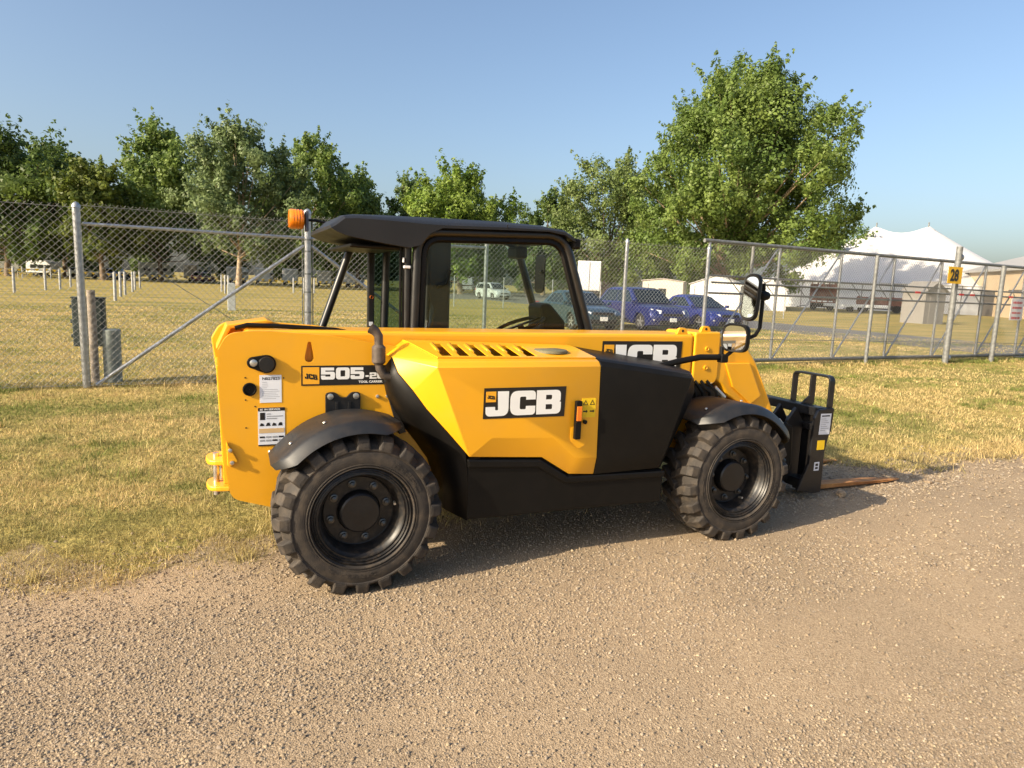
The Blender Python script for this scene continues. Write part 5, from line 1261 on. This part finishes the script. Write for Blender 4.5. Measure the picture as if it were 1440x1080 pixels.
for (x_, y_, rz, L, H, lab) in ((-31, 125, 0.2, 5.5, 2.7, 'long white camper trailer under the dark broad tree'), (-24.5, 122, -0.3, 3.6, 2.4, 'small white camper trailer beside the long one under the dark trees'),
        (-9.3, 122, 0.15, 4.6, 2.8, 'white camper trailer parked behind the blue car'), (3.2, 124, 1.2, 4.0, 2.7, 'white camper trailer behind the silvery tree trunk'), (7.4, 122, 1.3, 3.2, 2.7, 'narrow white camper trailer just past the silvery tree trunk'),
        (12.0, 125, 1.4, 4.0, 2.8, 'white camper trailer seen end on below the tall dense tree'), (17.6, 122, 1.3, 3.6, 2.7, 'white camper trailer beyond the braced fence post'), (23.0, 124, 0.9, 4.0, 2.6, 'white camper trailer beyond the open rear of the cab'),
        (31.5, 112, 1.2, 4.2, 2.9, 'white camper trailer behind the bright green tree trunk'), (35.5, 110, 0.9, 4.0, 2.8, 'white camper trailer at the lane branch beside the bright green tree'), (39.0, 106, 0.9, 4.2, 2.8, 'white camper trailer farther along the lane behind the minivan')):
    camper((x_, y_), rz, L, H, CW, lab, cg)
camper((-3.0, 123.5), 1.0, 4.2, 2.8, CB, 'beige camper trailer behind the maroon car under trees')

# short timber posts in the field
PST = mat('post_wood_white', (0.36, 0.36, 0.34), 0.8, var=0.2, scale=6)
ROW = [(-13.0, 43.0), (-11.15, 44.3), (-10.8, 50.5), (-10.5, 53.5), (-11.0, 60.5), (-5.16, 36.0), (-5.6, 42.3), (-5.7, 45.5), (-5.9, 52), (-6.3, 58.0), (-6.6, 65.5), (-22.5, 100), (-19.5, 100), (0.0, 61.2), (0.2, 55.5), (0.35, 50.5), (6.2, 63.5), (7.3, 65.0), (8.4, 66)]
proto = None
for (x_, y_) in ROW:
    if proto is None:
        proto = MB().lathe([(-0.02, 0.075), (1.40, 0.07), (1.43, 0.05), (1.44, 0.001)], (0, 0, 0), 'z', 10).build('marker_post', PST, None, smooth=40); o = proto
        tag(o, 'short white round post standing in the mown field', 'post', 'short white posts in the field')
    else: o = proto.copy(); COL.objects.link(o)
    o.location = (x_, y_, 0)
    k = ROW.index((x_, y_))
    lab = ('short white post in the file beyond the fence end, past the utility box' if k < 5 else 'short white post in the file of six leading towards the blue car' if k < 11 else
           'short white post at the field edge near the grey silver car' if k < 13 else 'short white post in the tight trio behind the hook up pedestal' if k < 16 else 'short white post in the trio beside the braced fence post')
    o['label'] = lab; o['group'] = lab.replace('short white post', 'short white posts')
kp_ = MB().prism(rounded([(-0.16, 0), (-0.16, 1.18, 0.1), (0.16, 1.18, 0.1), (0.16, 0)]), -0.12, 0.12).build('hookup_pedestal', mat('pedestal_pale', (0.42, 0.45, 0.44), 0.6, var=0.1), None, bevel=0.02)
kp_.location = (0.05, 28.6, 0); tag(kp_, 'stubby grey hook up pedestal alone in the field near fence', 'pedestal')
# pennant lines
PEN = mat('pennant_yellow', (0.75, 0.50, 0.03), 0.6, var=0.1); PENW = mat('pennant_rope', (0.6, 0.55, 0.4), 0.7, var=0.1)
def pennants(a, b, z, lab, step=0.9):
    a = Vector((*a, 0)); b = Vector((*b, 0)); t = empty('pennant_line', ((a+b)/2)); tag(t, lab, 'pennants'); n = int((b-a).length/step)
    d = (b-a)/n; mb = MB(); rp = []
    for i in range(n+1):
        p_ = a+d*i+Vector((0, 0, z-0.18*math.sin(math.pi*((i % 12)/12)))); rp.append(p_)
    MB().tube(rp, 0.022, 4).build('rope', PENW, t)
    for i in range(n):
        p_ = rp[i]; q_ = rp[i]+(rp[i+1]-rp[i])*0.62
        mb.add([p_, q_, (p_+q_)/2+Vector((0, 0.0, -0.34))], [(0, 1, 2)])
    o = mb.build('flags', PEN, t, fix=False); o['kind'] = 'stuff'; o.modifiers.new('t', 'SOLIDIFY').thickness = 0.01
    for i in range(0, n+1, 12): MB().tube([(rp[i].x, rp[i].y, -0.02), (rp[i].x, rp[i].y, z+0.1)], 0.035, 6).build('stake', PENW, t)
pennants((-42, 96), (-17.5, 100), 1.25, 'line of yellow pennants along the left field edge')
pennants((-17, 107), (26, 104), 1.05, 'line of yellow pennants in front of the campers')
pennants((-44, 92), (-20, 95), 0.75, 'lower line of yellow pennants along the left field edge')

# ------------------------------------------------------------------ white structures, tent, building
TENT = mat('tent_fabric', (0.58, 0.57, 0.56), 0.6, var=0.03, scale=0.3)
TWALL = mat('tent_wall', (0.70, 0.72, 0.74), 0.6, var=0.04, scale=0.3)
t = empty('pole_tent', (96, 71, 0)); tag(t, 'big white two peaked pole tent beyond the sliding gate', 'tent')
# long axis between the peaks
pk = [Vector((96.6, 75.3, 13.2)), Vector((100.9, 69.6, 13.2))]
ax = (pk[1]-pk[0]); ax.z = 0; ax.normalize(); sd = Vector((-ax.y, ax.x, 0))
ctr = (pk[0]+pk[1])/2; ctr.z = 0
hl, hw, ev = 20.5, 14.0, 3.9
def tz(u, v):   # u along axis, v across; height of the tensioned fabric
    du = (abs(u)-3.57); e = 0
    ru = max(0, (abs(u)-3.57))/(hl-3.57) if abs(u) > 3.57 else 0
    rv = abs(v)/hw
    s = min(1, (ru**2.2+rv**2.2)**(1/2.2)) if (ru > 0 or rv > 0) else 0
    ridge = 13.2-(1.1*(1-(abs(u)/3.57)**2) if abs(u) < 3.57 else 0)
    return ev+(ridge-ev)*(1-s)**1.25
N1, N2 = 44, 28; mb = MB()
for i in range(N1+1):
    for j in range(N2+1):
        u = -hl+2*hl*i/N1; v = -hw+2*hw*j/N2
        # round the corners of the plan
        k_ = max(0, (abs(u)/hl)**8*(abs(v)/hw)**8)*0.15
        p_ = ctr+ax*u*(1-k_)+sd*v*(1-k_); mb.v.append((p_.x, p_.y, tz(u, v)))
mb.f = [(i*(N2+1)+j, (i+1)*(N2+1)+j, (i+1)*(N2+1)+j+1, i*(N2+1)+j+1) for i in range(N1) for j in range(N2)]
o = mb.build('canopy', TENT, t, smooth=40); o.modifiers.new('t', 'SOLIDIFY').thickness = 0.05
q = [ctr+ax*(a*hl*0.985)+sd*(b*hw*0.985) for a, b in ((-1, -1), (1, -1), (1, 1), (-1, 1))]
for i in range(4):
    a, b = q[i], q[(i+1) % 4]
    MB().add([(a.x, a.y, 0), (b.x, b.y, 0), (b.x, b.y, ev+0.05), (a.x, a.y, ev+0.05)], [(0, 1, 2, 3)]).build('side_wall', TWALL, t).modifiers.new('t', 'SOLIDIFY').thickness = 0.04
    n_ = int((b-a).length/4)
    for k in range(n_+1):
        p_ = a+(b-a)*k/n_; MB().tube([(p_.x, p_.y, 0), (p_.x, p_.y, ev)], 0.06, 6).build('side_pole', PIPED, t)
for p_ in pk: MB().tube([(p_.x, p_.y, 0), (p_.x, p_.y, p_.z+0.5)], 0.10, 8).build('centre_pole', PIPED, t)
# tan building on the far right
t = empty('tan_building', (100, 52, 0)); tag(t, 'tan metal building with dark eaves beside the white tent', 'building')
BR = Matrix.Rotation(-0.62, 3, 'Z'); bc = Vector((97.0, 46.5, 0))
def bb(c, d, nm, m): 
    return MB().box(bc+BR @ Vector(c), d, BR).build(nm, m, t)
bb((0, 0, 2.9), (16, 26, 5.8), 'wall', mat('tan_cladding', (0.52, 0.40, 0.26), 0.7, var=0.06, scale=0.5))
mb = MB(); pr = [(-8.6, 5.75), (0, 8.2), (8.6, 5.75), (8.6, 6.0), (0, 8.5), (-8.6, 6.0)]
mb.v = [tuple(bc+BR @ Vector((x_, y_, z_))) for y_ in (-13.6, 13.6) for x_, z_ in pr]
n = 6; mb.f = [tuple(range(n)), tuple(range(2*n-1, n-1, -1))]+[(i, i+n, (i+1) % n+n, (i+1) % n) for i in range(n)]
mb.build('roof', mat('grey_roof', (0.35, 0.34, 0.32), 0.6, var=0.08), t)
bb((-8.03, 4, 1.6), (0.08, 4, 3.2), 'door', mat('dark_door', (0.10, 0.09, 0.08), 0.6, var=0.1))
bb((-8.03, -4, 3.3), (0.08, 5, 0.25), 'trim_band', mat('dark_band', (0.08, 0.07, 0.06), 0.6, var=0.1))
# box trailer
t = empty('box_trailer', (40, 66, 0)); tag(t, 'white box semi trailer parked behind the crossover', 'trailer')
BT = Matrix.Rotation(-0.55, 3, 'Z'); c0 = Vector((40.3, 67.8, 0)); WT = mat('trailer_white', (0.70, 0.69, 0.66), 0.45, var=0.05, scale=1)
MB().box(c0+Vector((0, 0, 2.95)), (2.6, 7.5, 3.3), BT).build('box', WT, t, bevel=0.04)
MB().box(c0+BT @ Vector((0.05, -3.78, 2.95)), (2.4, 0.04, 3.1), BT).build('rear_doors', mat('trailer_grey', (0.55, 0.56, 0.58), 0.4, var=0.05), t)
MB().box(c0+BT @ Vector((0.05, -3.81, 2.95)), (0.05, 0.04, 3.0), BT).build('door_gap', TRIM, t)
MB().box(c0+Vector((0, 0, 1.15)), (2.2, 7.3, 0.25), BT).build('frame', TRIM, t)
for yy in (-2.6, -1.5):
    for xx in (-1.05, 1.05):
        p_ = c0+BT @ Vector((xx, yy, 0)); MB().lathe([(-0.14, 0.25), (-0.14, 0.5), (0.14, 0.5), (0.14, 0.25)], (p_.x, p_.y, 0.5), 'x', 18).build('wheel', TYR, t, smooth=40)
for xx in (-0.8, 0.8):
    p_ = c0+BT @ Vector((xx, 2.6, 0)); MB().tube([(p_.x, p_.y, -0.01), (p_.x, p_.y, 1.1)], 0.07, 6).build('landing_leg', TRIM, t)
# small white sheds / frame tents near the maple
def shed(c, w_, d_, h, rz, name, lab, m, cat='tent', gable=0.9, win=False):
    t = empty(name, (c[0], c[1], 0)); tag(t, lab, cat); rot = Matrix.Rotation(rz, 3, 'Z'); c = Vector((*c, 0))
    prof = [(-w_/2, 0), (w_/2, 0), (w_/2, h), (0, h+gable), (-w_/2, h)]
    mb = MB(); n = 5; mb.v = [tuple(c+rot @ Vector((x_, y_, z_))) for y_ in (-d_/2, d_/2) for x_, z_ in prof]
    mb.f = [tuple(range(n)), tuple(range(2*n-1, n-1, -1))]+[(i, i+n, (i+1) % n+n, (i+1) % n) for i in range(n)]
    mb.build('walls', m, t)
    for s in (-1, 1):
        ang = math.atan2(gable, w_/2); L_ = math.hypot(w_/2, gable)+0.25
        MB().box(c+rot @ Vector((s*(w_/4+0.06), 0, h+gable/2+0.03)), (L_, d_+0.3, 0.05), rot @ Matrix.Rotation(s*ang, 3, 'Y')).build('roof', m, t)
    if win: MB().box(c+rot @ Vector((0, -d_/2-0.01, h*0.55)), (0.8, 0.03, 0.8), rot).build('window', CGL, t)
    else: MB().box(c+rot @ Vector((0, -d_/2-0.01, 1.05)), (1.0, 0.03, 2.1), rot).build('door', m if cat == 'shed' else TWALL, t)
shed((44.0, 58.0), 4.2, 4.0, 2.6, -0.75, 'white_shed', 'boxy white shed with a small dark window behind the blue sedan', mat('shed_white', (0.48, 0.44, 0.39), 0.6, var=0.05), 'shed', 0.25, True)
shed((47.2, 53.0), 5.0, 4.5, 2.4, -0.9, 'frame_tent', 'white gabled frame tent to the side of the maple trunk', TENT)
shed((53.5, 52.5), 3.4, 3.4, 2.2, -0.8, 'frame_tent', 'white gabled frame tent behind the big telehandler mirror', TENT)
shed((46.4, 30.2), 1.9, 1.9, 2.3, -0.08, 'guard_booth', 'small grey shed with pale wall standing on the grass beyond the lane', mat('booth_grey', (0.20, 0.19, 0.175), 0.7, var=0.08), 'shed', 0.6)
# old red wagon and hay machine by the tent
REDW = mat('faded_red', (0.25, 0.105, 0.075), 0.85, var=0.45, scale=1.5)
def wagon(c, L_, w_, h, rz, lab):
    t = empty('farm_wagon', (c[0], c[1], 0)); tag(t, lab, 'wagon'); rot = Matrix.Rotation(rz, 3, 'Z'); c = Vector((*c, 0))
    def B_(p_, d_, nm, m, r_=None): MB().box(c+rot @ Vector(p_), d_, rot @ r_ if r_ is not None else rot).build(nm, m, t, bevel=0.02)
    B_((0, 0, 0.95), (L_, w_, 0.16), 'bed', REDW)
    for s in (-1, 1):
        B_((0, s*w_/2, 0.95+h/2), (L_, 0.06, h*0.85), 'side_board', REDW, Matrix.Rotation(-s*0.25, 3, 'X'))
        for k in range(5): B_((-L_/2+0.2+k*(L_-0.4)/4, s*(w_/2+0.04), 0.95+h/2), (0.10, 0.07, h), 'stake', REDW)
        for xx in (-L_*0.32, L_*0.32):
            p_ = c+rot @ Vector((xx, s*w_*0.42, 0.45)); MB().lathe([(-0.1, 0.2), (-0.1, 0.45), (0.1, 0.45), (0.1, 0.2)], p_, 'x', 18).build('wheel', TYR, t, smooth=40)
    B_((L_/2, 0, 0.95+h/2), (0.06, w_, h), 'end_board', REDW); B_((0, 0, 0.6), (L_*0.9, 0.3, 0.5), 'axle_frame', TRIM)
    p0, p1 = c+rot @ Vector((-L_/2, 0, 0.6)), c+rot @ Vector((-L_/2-1.4, 0, 0.3)); MB().tube([p0, p1], 0.05, 6).build('drawbar', TRIM, t)
wagon((69.5, 60.0), 3.0, 2.0, 2.5, -0.8, 'tall faded red farm wagon beside the tent')
wagon((75.5, 56.4), 5.5, 2.0, 1.0, -0.85, 'long low red farm wagon with dark wheels by the tent')
t = empty('flatbed_trailer', (72, 52, 0)); tag(t, 'low white flatbed trailer in front of the red wagons', 'trailer')
rot = Matrix.Rotation(-0.8, 3, 'Z'); c = Vector((69.5, 55.0, 0))
MB().box(c+Vector((0, 0, 0.75)), (7, 2.1, 0.35), rot).build('bed', CW, t, bevel=0.03)
for xx in (-0.6, 0.6):
    for s in (-1, 1):
        p_ = c+rot @ Vector((xx, s*0.9, 0.36)); MB().lathe([(-0.1, 0.15), (-0.1, 0.36), (0.1, 0.36), (0.1, 0.15)], p_, 'x', 16).build('wheel', TYR, t, smooth=40)
p_ = c+rot @ Vector((-3.4, 0, 0)); MB().tube([(p_.x, p_.y, -0.01), (p_.x, p_.y, 0.6)], 0.05, 6).build('jack_leg', TRIM, t)
# second, lower chain-link fence run behind the cars
t = empty('rear_fence', (32, 33, 0)); tag(t, 'distant chain link fence run behind the parked cars', 'fence')
fa, fb = (14.0, 40.0), (36, 33.0)
m_ = chain(fa, fb, 0.03, 2.0, pitch=0.20, rad=0.004).build('wire_mesh', LINK, t, fix=False); m_['kind'] = 'stuff'
for k in range(8):
    x_ = fa[0]+(fb[0]-fa[0])*k/7; y_ = fa[1]+(fb[1]-fa[1])*k/7; MB().tube([(x_, y_, -0.02), (x_, y_, 2.05)], 0.035, 8).build('post', PIPE, t, smooth=50)
